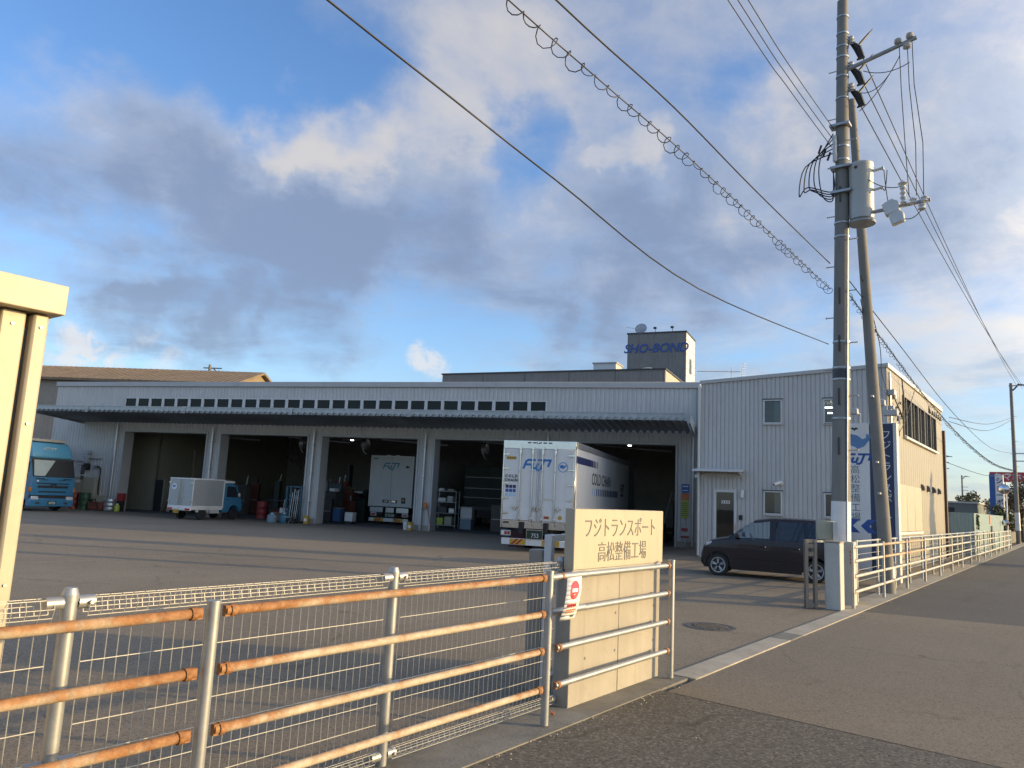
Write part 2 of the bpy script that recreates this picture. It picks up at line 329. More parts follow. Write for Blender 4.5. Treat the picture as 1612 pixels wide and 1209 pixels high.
trim_grey = paint('grey_trim', (.48, .475, .465), .45, .0, .06, .8, dirt_amt=.12)
dark_trim = paint('dark_trim', (.05, .055, .06), .5, .2, .1)
alu = paint('aluminium', (.52, .53, .54), .36, .7, .06, 1.5, dirt_amt=.12)
alu_white = paint('pale_aluminium', (.62, .62, .61), .45, .15, .05, 1.5, dirt_amt=.1)
galv = paint('galvanised_steel', (.40, .41, .41), .42, .6, .16, 6, dirt_amt=.2)
deck_m = paint('canopy_deck', (.30, .315, .335), .4, .5, .08, 1, dirt_amt=.25)
white_p = paint('white_paint', (.78, .76, .73), .42, 0, .05, .8, .12, dirt=(.30, .27, .22), dirt_amt=.14)
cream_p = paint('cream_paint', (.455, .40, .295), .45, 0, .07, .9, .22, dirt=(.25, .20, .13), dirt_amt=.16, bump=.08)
steel = paint('polished_steel', (.62, .62, .63), .12, 1.0, .05, 2, dirt_amt=.04)
black_r = paint('black_rubber', (.022, .022, .023), .75, 0, .2, 4, dirt=(.06, .055, .05), dirt_amt=.3)
black_p = paint('black_plastic', (.018, .019, .02), .6, 0, .15, 3, dirt_amt=.2)
blue_p = paint('truck_blue', (.045, .185, .32), .3, .0, .06, 1, .05, dirt_amt=.06, coat=.4)
cyan_p = paint('truck_light_blue', (.10, .31, .42), .32, .0, .05, 1, .04, dirt_amt=.05, coat=.4)
logo_b = paint('logo_blue', (.035, .20, .50), .4, dirt_amt=.03)
navy = paint('navy_panel', (.025, .042, .105), .4, dirt_amt=.05)
navy_t = paint('navy_print', (.02, .03, .12), .5, dirt_amt=.03)
midblue = paint('mid_blue_print', (.03, .11, .35), .5, dirt_amt=.03)
paleblue = paint('pale_blue_print', (.45, .62, .78), .5, dirt_amt=.03)
ink = paint('black_print', (.02, .02, .022), .5, dirt_amt=.02)
signgrey = paint('sign_letter_grey', (.125, .125, .12), .5, dirt_amt=.05)
red_p = paint('red_paint', (.30, .035, .03), .42, 0, .12, 3, dirt_amt=.2)
green_p = paint('green_paint', (.03, .085, .045), .5, 0, .12, 3, dirt_amt=.25)
yellow_p = paint('yellow_paint', (.55, .33, .035), .45, 0, .08, 3, dirt_amt=.12)
lime_p = paint('lime_plastic', (.42, .50, .06), .5, 0, .08, 3, dirt_amt=.12)
orange_p = paint('orange_paint', (.62, .17, .04), .45, 0, .1, 3, dirt_amt=.1)
beige_p = paint('beige_paint', (.40, .38, .29), .5, 0, .06, 2, .1, dirt_amt=.12)
brown_al = paint('bronze_aluminium', (.20, .175, .15), .4, .4, .06, 2, dirt_amt=.1)
wood = paint('timber', (.17, .125, .08), .7, 0, .25, 4, .2, dirt_amt=.3)
pale_blue_pl = paint('pale_blue_plastic', (.20, .28, .34), .5, 0, .08, 3, dirt_amt=.15)
teal_p = paint('teal_paint', (.04, .13, .19), .45, 0, .1, 3, dirt_amt=.2)
inner_m = paint('workshop_inside', (.34, .34, .32), .8, 0, .12, .4, .15, dirt_amt=.3)
floor_m = concrete('workshop_floor', (.13, .13, .125), .25, .2, bump=.2)
van_p = paint('plum_paint', (.011, .006, .010), .32, .2, .04, 1, dirt=(.03, .026, .026), dirt_amt=.06, coat=.35)
teal_sheet = paint('teal_hoarding', (.30, .40, .39), .5, .1, .07, .7, .25, dirt_amt=.15)
tile_brown = paint('brown_roof', (.20, .15, .10), .8, 0, .2, .9, .25, dirt_amt=.3)
red_refl = paint('red_reflector', (.42, .02, .02), .25, dirt_amt=.05)
amber = paint('amber_lens', (.55, .17, .02), .2, dirt_amt=.05)
lens = paint('clear_lens', (.65, .67, .68), .1, .2, .05, 4, dirt_amt=.05)
cable_m = paint('cable_black', (.02, .02, .022), .6, 0, .1, 3, dirt_amt=.1)
porc = paint('porcelain', (.62, .62, .60), .25, 0, .05, 5, dirt_amt=.12)
gl_clear = glass('clear_glass', (.72, .78, .78)); gl_dark = glass('tinted_glass', (.10, .12, .14)); gl_office = glass('office_glass', (.42, .48, .50))
gl_high = glass('clerestory_glass', (.10, .13, .16), .45)
lamp_m = emit('lamp_tube', (1, .97, .9), 6.0)
rust_hi = rusty('rust_heavy', .30); rust_lo = rusty('rust_light', .16); rust_cl = rusty('rust_clamp', .55)
leaf_a = paint('leaf_green', (.055, .085, .025), .6, 0, .3, 3, dirt=(.12, .11, .05), dirt_amt=.3); leaf_b = paint('leaf_olive', (.10, .105, .045), .6, 0, .3, 3, dirt=(.15, .12, .06), dirt_amt=.3)
bark = paint('bark', (.09, .07, .05), .9, 0, .2, 6, dirt_amt=.3)
curtain_m = paint('curtain_cloth', (.42, .46, .40), .9, 0, .1, 3, dirt_amt=.05)

# ------------------------------------------------------------------ lettering
def text_mesh(s, size, mats, sx=1., shear=0., off=0., ext=.004, align='CENTER', vertical=False, space=1.):
    cu_ = bpy.data.curves.new('lettering', 'FONT'); cu_.body = '\n'.join(s) if vertical else s; cu_.size = size; cu_.shear = shear; cu_.offset = off; cu_.extrude = ext
    cu_.align_x = align; cu_.align_y = 'CENTER'; cu_.space_line = 1.02; cu_.space_character = space; cu_.resolution_u = 3
    o = bpy.data.objects.new('lettering', cu_); COL.objects.link(o)
    dg = bpy.context.evaluated_depsgraph_get(); dg.update()
    me = bpy.data.meshes.new_from_object(o.evaluated_get(dg)); bpy.data.objects.remove(o); bpy.data.curves.remove(cu_)
    if sx != 1.: me.transform(Matrix.Diagonal((sx, 1, 1, 1)))
    me.materials.clear(); me.materials.append(mats); return me
FACE = Matrix(((1, 0, 0, 0), (0, 0, -1, 0), (0, 1, 0, 0), (0, 0, 0, 1)))     # text plane xy -> local xz, facing -y
def text(name, s, size, m, parent, M, **k): return place(name, text_mesh(s, size, m, **k), parent, M @ FACE)
def strokes(lines, w, M, ext=.004):
    """flat strokes with mitred ends in the xz plane, facing -y"""
    mb = MB()
    for ln in lines:
        pts = [Vector((a, b, 0)) for a, b in ln]; L_ = []; R_ = []
        for i, p in enumerate(pts):
            d0 = (pts[i] - pts[i - 1]).normalized() if i else None; d1 = (pts[i + 1] - pts[i]).normalized() if i < len(pts) - 1 else None
            d = ((d0 or d1) + (d1 or d0)).normalized(); nn = Vector((-d.y, d.x, 0)); k = 1 / max(.5, nn.dot(Vector((-(d1 or d0).y, (d1 or d0).x, 0))))
            L_.append(p + nn * w * .5 * k); R_.append(p - nn * w * .5 * k)
        for i in range(len(pts) - 1):
            q = [L_[i], L_[i + 1], R_[i + 1], R_[i]]
            mb.add([(a.x, 0, a.y) for a in q] + [(a.x, -ext, a.y) for a in q], [(0, 1, 2, 3), (7, 6, 5, 4), (0, 4, 5, 1), (1, 5, 6, 2), (2, 6, 7, 3), (3, 7, 4, 0)])
    return mb.xf(M)
def logo(parent, M, h, m, name='lettering'):
    """slanted four letter word mark, height h, centred"""
    sh = .38
    def S(pts): return [((x + sh * y - 1.55) * h, (y - .5) * h) for x, y in pts]
    ls = [S([(0, 0), (0, .84), (.16, 1), (1.02, 1)]), S([(0, .5), (.72, .5)]), S([(.92, .66), (.92, .22), (1.04, .1), (1.42, .1), (1.42, .66)]),
          S([(1.28, 1), (2.82, 1)]), S([(1.98, 1), (1.98, .04), (1.84, -.1), (1.5, -.1)]), S([(2.70, 1), (2.70, .28)])]
    return strokes(ls, h * .24, Matrix(), .004).build(name, m, parent, M)
def whale(parent, M, r, m, name='emblem'):
    pts = [(-.95, .1), (-.85, .45), (-.45, .62), (0, .5), (.35, .22), (.6, .3), (.62, .62), (.8, .5), (1.0, .62), (.92, .3), (.72, .05), (.45, -.3), (0, -.48), (-.5, -.42), (-.85, -.2)]
    return MB().prism([(a * r, b * r) for a, b in pts], 'y', -.006, 0).build(name, m, parent, M)

# ------------------------------------------------------------------ ribbed sheet with openings
def ribbed(x0, x1, z0, ztop, pitch, depth, holes=(), land=.55, slant=.12):
    """profiled sheet in the xz plane facing -y; grooves go back by depth"""
    mb = MB(); xs = []; x = x0
    while x < x1:
        for f, d in ((0, 0), (land, 0), (land + slant, depth), (1 - slant, depth)): xs.append((x + f * pitch, d))
        x += pitch
    xs = [p for p in xs if p[0] <= x1] + [(x1, 0)]
    cuts = sorted({h for a in holes for h in (a[0], a[1])})
    def dep(x):
        for (a, da), (b, db) in zip(xs, xs[1:]):
            if a <= x <= b: return da + (db - da) * ((x - a) / max(1e-6, b - a))
        return 0
    xs = sorted(xs + [(c, dep(c)) for c in cuts if x0 < c < x1]); zt = ztop if callable(ztop) else (lambda x: ztop)
    for (a, da), (b, db) in zip(xs, xs[1:]):
        if b - a < 1e-5: continue
        mx = (a + b) / 2; iv = [[z0, None]]
        for h in sorted([h for h in holes if h[0] < mx < h[1]], key=lambda h: h[2]):
            last = iv.pop(); 
            if h[2] > last[0] + 1e-4: iv.append([last[0], h[2]])
            iv.append([h[3], None])
        for lo, hi in iv:
            za, zb = (zt(a), zt(b)) if hi is None else (hi, hi)
            mb.quad((a, da, lo), (b, db, lo), (b, db, zb), (a, da, za))
    return mb

# ================================================================== the setting
def sheet(name, m, M, pts, z):
    mb = MB(); mb.quad(*[(a, b, z) for a, b in pts]); return tag(mb.build(name, m, None, M), kind='structure')
sheet('ground', ground_m, Matrix(), [(-700, -300), (900, -300), (900, 1500), (-700, 1500)], -.03)
sheet('yard_pavement', yard_m, ROAD, [(-30, 3.45), (60, 3.45), (60, 75), (-30, 75)], 0)
sheet('road', road_near_m, ROAD, [(-60, -5.5), (6.35, -5.5), (6.95, 3.3), (-60, 3.3)], 0)
sheet('entrance_road_patch', apron_m, ROAD, [(6.35, -5.5), (17.4, -5.5), (15.15, 3.2), (6.95, 3.2)], 0.002)
sheet('far_road', road_far_m, ROAD, [(17.4, -5.5), (400, -5.5), (400, 3.3), (15.15, 3.3)], 0)
MB().box(-40, 7.6, 3.27, 3.8, -.1, .010).build('fence_footing', footing_m, None, ROAD)['kind'] = 'structure'
MB().box(15.15, 75, 3.2, 3.72, -.1, .012).build('fence_footing', kerb_m, None, ROAD)['kind'] = 'structure'
MB().box(-60, 400, -6.3, -5.5, -.1, .12).build('pavement', kerb_m, None, ROAD, bevel=.02)['kind'] = 'structure'
k = thing('entrance_threshold', 'pale concrete strip across the yard entrance', 'threshold', ROAD @ T(7.62, 3.33))
for a, b, m in ((0, 3.2, kerb_m), (3.215, 3.75, footing_m), (3.765, 7.52, kerb_m)):
    MB().box(a, b, -.14, .15, -.05, .016).build('kerb_slab', m, k, bevel=.006)
del k['label'], k['category']; k['kind'] = 'structure'

# ================================================================== workshop
BAYS = [(-29.33, -23.94), (-23.15, -17.94), (-17.22, -12.0), (-11.22, -6.02), (-5.36, -.06)]
HEAD, ROOF = 4.30, 6.95
def workshop():
    t = thing('workshop', 'long low grey ribbed-metal workshop with five open bays and a folded canopy', 'workshop', WORK)
    wins = [(-29.5 + i * .8482, -29.5 + i * .8482 + .70) for i in range(28)]
    holes = [(a, b, 0, HEAD) for a, b in BAYS] + [(a, b, 5.52, 6.05) for a, b in wins]
    ribbed(-34.4, .8, .25, 6.72, .20, .022, holes).build('front_wall', clad_grey, t)
    prev = -34.42
    for a, b in BAYS + [(.82, .82)]:
        MB().box(prev, a, -.015, .35, 0, .25).build('plinth', kerb_m, t); prev = b
    box('roof_fascia', trim_grey, t, -34.46, .86, -.09, .12, 6.70, ROOF, bevel=.01)
    # side and back walls, roof, floor
    ribbed(0, 15.9, 0, 6.72, .2, .022).build('end_wall', clad_grey, t, T(.8, .06, 0, 90))
    ribbed(0, 15.9, 0, 6.72, .2, .022).build('end_wall', clad_grey, t, T(-34.4, 15.96, 0, -90))
    b = MB().box(-34.35, -9.4, 15.8, 15.96, 0, 6.7).box(-8.0, .75, 15.8, 15.96, 0, 6.7).box(-9.4, -8.0, 15.8, 15.96, 2.3, 6.7); b.build('back_wall', inner_m, t)
    MB().box(-34.3, .72, .06, .2, 4.32, 5.5).box(-34.3, .72, .06, .2, 6.06, 6.6).build('wall_lining', inner_m, t)
    MB().box(-34.3, .72, .1, 15.8, 6.62, 6.69).build('roof_lining', inner_m, t)
    MB().box(-34.45, .85, .12, 15.95, 6.80, 6.92).build('roof', trim_grey, t)
    MB().box(-34.3, .72, .0, 15.8, -.02, .008).build('floor', floor_m, t)
    MB().box(-34.3, -29.6, 3.0, 3.12, 0, 6.6).box(-29.7, -29.6, 3.0, 15.8, 0, 6.6).build('inner_partition', beige_p, t)
    for x in (-23.55, -17.58, -11.61, -5.69):
        MB().box(x - .16, x + .16, .3, 15.7, 5.7, 6.5).build('roof_beam', dark_trim, t)
    # jambs, headers, downpipes
    for a, b in BAYS:
        MB().box(a - .03, a + .06, -.05, .62, 0, HEAD + .05).build('door_jamb', trim_grey, t, bevel=.008)
        MB().box(b - .06, b + .03, -.05, .62, 0, HEAD + .05).build('door_jamb', trim_grey, t, bevel=.008)
        MB().box(a + .06, b - .06, -.05, .62, HEAD - .06, HEAD + .05).build('door_header', trim_grey, t)
        MB().cyl((a + .1, .75, 4.52), (b - .1, .75, 4.52), .2, 12).build('shutter_roll', trim_grey, t, smooth=40)
    for (a0, a), (b, b1) in zip(BAYS, BAYS[1:]):
        x = (a + b) / 2
        o = MB().cyl((x, -.13, .1), (x, -.13, 4.5), .055, 10).build('downpipe', alu, t, smooth=40)
        for z in (1., 2.4, 3.8): MB().box(x - .08, x + .08, -.2, 0, z, z + .04).build('pipe_bracket', galv, o)
        MB().box(x - .12, x - .02, -.05, .6, .0, 4.3).build('column_face', trim_grey, t)
    for x in (.62, -29.75): MB().cyl((x, -.1, .1), (x, -.1, 4.6), .05, 10).build('downpipe', alu, t, smooth=40)
    MB().box(.76, .95, -.08, .10, 0, 6.7).build('corner_trim', cream_p, t)
    # clerestory windows
    fm = MB().box(-.06, 0, -.03, .05, 5.5, 6.09).box(.70, .79, -.03, .05, 5.5, 6.09).box(0, .70, -.03, .05, 6.05, 6.09).box(0, .7, -.03, .05, 5.48, 5.52).mesh('window', alu_white)
    pm = MB().quad((0, .02, 5.52), (.7, .02, 5.52), (.7, .02, 6.05), (0, .02, 6.05)).mesh('pane', gl_high)
    for a, b in wins:
        w = place('window', fm, t, T(a, 0)); place('pane', pm, w)
    # canopy
    x0, x1, yf, zt = -32.2, .62, -3.05, 5.27
    c = MB().box(x0, x1, yf + .12, yf + .2, 4.98, zt - .05).build('canopy', trim_grey, t)
    segs = [x1 - i * 5.9 for i in range(6)] + [x0]
    for a, b in zip(segs[1:], segs):
        MB().box(a + .03, b - .03, yf, yf + .12, 4.97, zt).box(a + .03, b - .03, yf - .02, yf, zt - .05, zt).build('canopy_fascia', galv, c, bevel=.006)
    for xx in segs[1:-1] + [x1 - .05]:
        MB().box(xx - .10, xx + .10, yf - .035, yf, 4.95, zt + .01).build('joint_plate', galv, c)
    n = int((x1 - x0) / .30); mb = MB()
    def zz(y): return 4.93 - (y - yf) / 3.05 * .22
    for i in range(n):
        a = x0 + i * .30
        pr = [(a, .13), (a + .04, .13), (a + .13, 0), (a + .17, 0), (a + .26, .13), (a + .30, .13)]
        for (xa, ha), (xb, hb) in zip(pr, pr[1:]):
            y0 = yf - .06
            mb.quad((xa, y0, zz(y0) + ha), (xb, y0, zz(y0) + hb), (xb, -.02, zz(0) + hb), (xa, -.02, zz(0) + ha))
        mb.quad((a + .04, yf + .02, zz(yf) + .128), (a + .26, yf + .02, zz(yf) + .128), (a + .17, yf + .02, zz(yf) + .002), (a + .13, yf + .02, zz(yf) + .002))
    mb.build('canopy_deck', deck_m, c)
    MB().prism([(yf - .02, 4.86), (yf - .02, zt), (-.02, 5.05), (-.02, 4.62)], 'x', x1 + .0, x1 + .07).build('canopy_end', galv, c)
    MB().prism([(yf - .02, 4.86), (yf - .02, zt), (-.02, 5.05), (-.02, 4.62)], 'x', x0 - .07, x0).build('canopy_end', galv, c)
    # lit tubes and hose reels under the inner roof
    for x, y in ((-24.9, 7), (-14.5, 6.5), (-9.4, 5.5), (-3.2, 7.5), (-20.6, 9), (-8.2, 10)):
        o = MB().box(x - .6, x + .6, y - .06, y + .06, 4.75, 4.8).build('ceiling_light', alu_white, t)
        MB().box(x - .09, x + .09, y - .03, y + .03, 4.72, 4.748).build('tube', lamp_m, o)
        MB().cyl((x, y, 4.8), (x, y, 6.6), .012, 5).build('hanger', galv, o)
    for x, y in ((-26.6, 4.5), (-20.4, 3.4), (-16.4, 3.0), (-10.1, 4.0)):
        o = MB().cyl((x - .12, y, 4.1), (x + .12, y, 4.1), .28, 14).cyl((x - .16, y, 4.1), (x + .16, y, 4.1), .1, 10).build('hose_reel', alu, t, smooth=40)
        MB().tube([(x, y - .28, 4.0), (x + .05, y - .3, 3.75), (x + .14, y - .26, 3.6), (x + .2, y - .2, 3.62)], .03).build('hose', alu, o, smooth=40)
        MB().cyl((x, y, 4.3), (x, y, 6.6), .03, 6).build('hanger', dark_trim, o)
    for x in (-27, -21, -15, -9, -3):
        MB().tube([(x - 1.6, 5.2, 4.55), (x + 2.2, 5.6, 4.35)], .05).build('air_pipe', alu, t, smooth=40)
    # notices on the right-hand pier
    for nm, m, x0_, x1_, z0, z1 in (('notice', midblue, .16, .46, 2.25, 2.62), ('notice', orange_p, .15, .45, 1.97, 2.22), ('notice', lime_p, .14, .44, 1.22, 1.94), ('notice', paint('notice_red', (.4, .05, .05), .5), .16, .42, .68, .8)):
        MB().box(x0_, x1_, -.062, -.05, z0, z1).build(nm, m, t)
    MB().box(.2, .42, -.064, -.0625, 2.5, 2.55).box(.2, .42, -.064, -.0625, 2.34, 2.37).build('notice_print', white_p, t)
    m3 = MB()
    for i in range(7): m3.box(.17, .41, -.064, -.0625, 1.30 + i * .085, 1.33 + i * .085)
    m3.build('notice_print', green_p, t)
    MB().box(-11.47, -11.33, -.19, -.14, 1.05, 1.3).build('switch_box', orange_p, t)
    MB().tube([(-11.35, -.12, 1.2), (-11.2, -.15, .7), (-11.05, -.2, .2)], .018).build('air_hose', red_p, t, smooth=40)
    return t
workshop()

# ================================================================== office
def office():
    t = thing('office', 'two-storey office block with vertical ribbed cladding and slightly sloping roofline', 'office building', OFFI)
    # footprint in the office frame
    ang = 36.8 - 119.2; ex = (math.cos(R(-ang)), math.sin(R(-ang)))   # the roadside wall direction seen from the office frame
    W = 5.95; LEN = 12.35; far = (W + ex[0] * LEN, ex[1] * LEN)
    zt = lambda x: 6.10 + x / W * .38
    opens = [(2.14, 2.75, 4.62, 5.45), (4.05, 4.66, 4.62, 5.45), (2.14, 2.74, 1.57, 2.354), (4.04, 4.65, 1.57, 2.354), (.47, 1.25, 0, 2.35)]
    ribbed(0, W, 0, zt, .142, .022, opens, land=.72, slant=.06).build('front_wall', clad_office, t)
    S = T(W, 0, 0, -ang)
    so_ = [(2.67 + i * 1.53, 2.67 + i * 1.53 + 1.46, 4.46, 5.9) for i in range(5)]
    ribbed(0, LEN, 0, 6.48, .45, .012, so_, land=.94, slant=.02).build('roadside_wall', clad_sunlit, t, S)
    ribbed(0, 12.3, 0, 6.1, .142, .022, land=.72, slant=.06).build('yard_wall', clad_office, t, T(0, 12.25, 0, -90))
    MB().quad((0, 12.25, 0), (far[0], far[1], 0), (far[0], far[1], 6.48), (0, 12.25, 6.1)).build('back_wall', clad_office, t)
    MB().prism([(-.04, -.04), (W + .05, -.04), (far[0] + .05, far[1]), (-.04, 12.28)], 'z', 0, .05).xf(Matrix(((1, 0, 0, 0), (0, 1, 0, 0), (.064, 0, 1, 6.12), (0, 0, 0, 1)))).build('roof', trim_grey, t)
    MB().prism([(-.05, 6.06), (W + .03, 6.44), (W + .03, 6.56), (-.05, 6.18)], 'y', -.06, .02).build('roof_coping', trim_grey, t)
    MB().box(-.02, LEN, -.06, .03, 6.44, 6.57).build('roof_coping', alu_white, t, S)
    # inside: floors and linings so the windows look into rooms
    MB().prism([(.06, .12), (W - .06, .12), (far[0] - .15, far[1] - .1), (.06, 12.1)], 'z', 3.3, 3.5).build('inner_floor', inner_m, t)
    MB().prism([(.06, .12), (W - .06, .12), (far[0] - .15, far[1] - .1), (.06, 12.1)], 'z', 5.85, 5.9).build('inner_ceiling', white_p, t)
    MB().prism([(.06, .06), (W - .06, .06), (far[0] - .15, far[1] - .1), (.06, 12.1)], 'z', .0, .03).build('ground_floor', floor_m, t)
    MB().box(3.3, 3.4, .2, 6, 0.03, 3.3).box(3.3, 3.4, .2, 6, 3.5, 5.85).build('inner_partition', white_p, t)
    MB().box(.3, W, 5.8, 5.9, .03, 3.3).box(.3, W + .8, 7.8, 7.9, 3.5, 5.85).build('inner_partition', inner_m, t)
    for y in (3.4, 5.1): 
        o = MB().box(3.6, 5.7, y - .08, y + .08, 5.6, 5.66).build('ceiling_light', alu_white, t); MB().box(3.62, 5.68, y - .05, y + .05, 5.57, 5.598).build('tube', lamp_m, o)
    MB().box(2.2, 3.0, 1.6, 2.0, .03, 1.9).build('cupboard', beige_p, t)
    for a, b, z0, z1 in opens[:4]:
        f = .045
        w = MB().box(a, a + f, -.05, .06, z0, z1).box(b - f, b, -.05, .06, z0, z1).box(a + f, b - f, -.05, .06, z1 - f, z1).box(a + f, b - f, -.05, .06, z0, z0 + f).build('window', alu_white, t, bevel=.004)
        MB().box(a - .03, b + .03, -.075, .05, z0 - .04, z0 - .004).build('sill', trim_grey, w); MB().box(a - .03, b + .03, -.065, .05, z1 + .004, z1 + .03).build('drip_cap', dark_trim, w)
        MB().quad((a + f, .01, z0 + f), (b - f, .01, z0 + f), (b - f, .01, z1 - f), (a + f, .01, z1 - f)).build('pane', gl_office, w)
        MB().box(b - .26, b - f, .05, .07, z0 + f, z1 - f).build('blind', curtain_m if z0 < 3 else inner_m, w)
    d = MB().box(.47, .56, -.045, .06, 0, 2.35).box(1.16, 1.25, -.045, .06, 0, 2.35).box(.56, 1.16, -.045, .06, 2.25, 2.35).box(.56, 1.16, -.045, .06, 0, .12).build('door', alu_white, t, bevel=.004)
    MB().quad((.56, .0, .12), (1.16, .0, .12), (1.16, .0, 2.25), (.56, .0, 2.25)).build('door_glass', gl_office, d)
    MB().box(.74, 1.02, -.012, -.004, 1.87, 1.97).build('door_plate', white_p, d)
    m3 = MB()
    for i in range(3): m3.box(.77 + i * .085, .82 + i * .085, -.015, -.0125, 1.895, 1.945)
    m3.build('plate_print', ink, d)
    MB().box(1.18, 1.21, -.1, -.045, 1.0, 1.2).build('handle', steel, d)
    # awning over the door
    a = MB().prism([(-.72, 2.99), (.0, 3.06), (.0, 2.98), (-.72, 2.93)], 'x', -.12, 1.5).build('awning', alu_white, t)
    MB().prism([(-.6, 2.93), (0, 2.98), (0, 2.82)], 'x', -.02, .04).prism([(-.6, 2.93), (0, 2.98), (0, 2.82)], 'x', 1.38, 1.44).build('awning_bracket', trim_grey, a)
    MB().box(-.06, 1.46, -.035, -.002, 2.76, 2.9).build('awning_rail', trim_grey, a)
    MB().box(1.40, 1.50, -.1, -.002, 2.08, 2.36).build('wall_light', lens, t, bevel=.01)
    MB().box(1.33, 1.44, -.05, -.002, 1.34, 1.5).build('intercom', black_p, t)
    MB().cyl((-.05, -.07, .05), (-.05, -.07, 6.0), .045, 10).build('downpipe', alu_white, t, smooth=40)
    MB().cyl((-.12, -.02, 2.72), (-.12, -.02, 2.84), .09, 10).build('downpipe_head', trim_grey, t, smooth=40)
    # roadside windows
    for a_, b_, z0, z1 in so_:
        f = .05
        w = MB().box(a_, a_ + f, -.05, .07, z0, z1).box(b_ - f, b_, -.05, .07, z0, z1).box(a_ + f, b_ - f, -.05, .07, z1 - f, z1).box(a_ + f, b_ - f, -.05, .07, z0, z0 + f).box(a_ + .72, a_ + .77, -.02, .05, z0 + f, z1 - f).build('window', brown_al, t, S)
        MB().box(a_ - .02, b_ + .02, -.12, .04, z0 - .07, z0 - .003).build('sill', alu_white, w)
        MB().quad((a_ + f, .02, z0 + f), (b_ - f, .02, z0 + f), (b_ - f, .02, z1 - f), (a_ + f, .02, z1 - f)).build('pane', glass('side_glass', (.5, .54, .55), .9), w)
        c = MB()
        for i in range(6): c.tube([(a_ + .08 + i * .1, .14, z0 + .06), (a_ + .08 + i * .1, .14, z1 - .06)], .045, 6)
        c.build('curtain', curtain_m, w, smooth=60)
    for i in range(3):
        a_ = 1.2 + i * 1.53
        MB().box(a_, a_ + 1.49, -.06, -.002, 1.22, 2.78).build('shutter_panel', beige_p, t, S, bevel=.01)
    MB().box(1.16, 5.82, -.08, -.002, 1.12, 1.21).build('shutter_sill', alu_white, t, S)
    for i, u in enumerate((6.1, 7.5, 8.9, 10.4)):
        MB().prism([(-.002, 2.72), (-.002, 2.96), (-.06, 2.94), (-.12, 2.85), (-.13, 2.72)], 'x', u, u + .26).build('vent_hood', paint('vent_grey', (.14, .13, .12), .5), t, S)
    for i in range(6):
        u = 8.6 + i * .55 + (.25 if i else 0)
        MB().prism([(-.002, 5.98), (-.002, 6.16 + (.1 if i == 0 else 0)), (-.05, 6.13), (-.08, 5.98)], 'x', u, u + (.42 if i == 0 else .22)).build('vent_hood', M_['vent_grey'], t, S)
    # service entry: conduit, meter boxes, coiled cable
    MB().cyl((.16, -.06, 2.0), (.16, -.06, 6.3), .035, 8).cyl((.30, -.06, 3.0), (.30, -.06, 6.1), .02, 8).build('conduit', galv, t, S, smooth=40)
    [MB().box(*q).build('service_bracket', galv, t, S) for q in ((.05, .36, -.2, -.003, 5.55, 5.72), (.62, .86, -.14, -.003, 5.5, 5.76), (.1, .3, -.16, -.003, 5.1, 5.2))]
    def coil(c, r, n, ph, sq=.6): return [(c[0] + r * math.cos(ph + k * .5) * (1 + .05 * k % .2), c[1] - .05 * math.sin(k), c[2] + sq * r * math.sin(ph + k * .5) * 1.3) for k in range(n)]
    MB().tube(coil((.75, -.16, 5.0), .28, 14, 0), .02, 5).tube(coil((1.05, -.18, 5.15), .36, 12, 1.), .02, 5).tube([(.4, -.1, 5.6), (.8, -.2, 5.2), (1.4, -.2, 5.0), (2.0, -.15, 5.3), (2.3, -.1, 5.9), (2.1, -.1, 6.4)], .022, 5).tube([(1.6, -.12, 5.0), (2.1, -.16, 5.35), (2.35, -.1, 6.0)], .02, 5).build('cable_coil', cable_m, t, S, smooth=60)
    MB().tube([(.3, -.1, 4.6), (1.0, -.16, 4.42), (2.4, -.1, 4.9), (4.6, -.1, 6.3)], .012, 5).tube([(.3, -.1, 4.55), (.7, -.18, 4.25), (1.1, -.14, 4.35), (1.25, -.1, 4.6)], .02, 5).build('wall_cable', cable_m, t, S, smooth=60)
    MB().box(12.36, 12.6, -.1, .4, .0, 5.6).build('corner_pipe_duct', paint('duct_brown', (.1, .06, .05), .6), t, S)
    cam_ = thing('security_camera', 'small white bullet security camera above the ground-floor office window', 'security camera', OFFI @ T(2.72, -.02, 2.62))
    MB().box(-.05, .05, -.04, 0.015, -.06, .07).build('mount', white_p, cam_, bevel=.01)
    MB().cyl((-.02, -.06, .03), (-.2, -.24, -.06), .05, 12).build('camera_body', white_p, cam_, smooth=40); MB().cyl((-.2, -.24, -.06), (-.206, -.246, -.063), .035, 10).build('lens', ink, cam_)
    return t
office()

def aerial():
    t = thing('television_aerial', 'spiky television aerial on a short mast above the office roof edge', 'aerial', OFFI @ T(.55, 2.2, 6.1))
    MB().cyl((0, 0, 0), (0, 0, .95), .02, 6).build('mast', galv, t)
    b = MB().tube([(-1.35, .1, .85), (.35, -.05, .74)], .012, 5).build('boom', galv, t)
    m = MB()
    for i in range(17): x = -1.3 + i * .09; m.cyl((x, .1 - (x + 1.35) * .088 - .12, .85 - (x + 1.35) * .065), (x, .1 - (x + 1.35) * .088 + .12, .85 - (x + 1.35) * .065), .008, 4)
    m.build('element', alu, b)
    m = MB()
    for i in range(8): m.cyl((.30 + abs(i - 3.5) * .03, -.1, .42 + i * .09), (.48 + abs(i - 3.5) * .03, .1, .42 + i * .09), .008, 4)
    m.tube([(.42, 0, .4), (.36, 0, .75), (.45, 0, 1.1)], .01, 4); m.build('reflector', alu, b)
aerial()

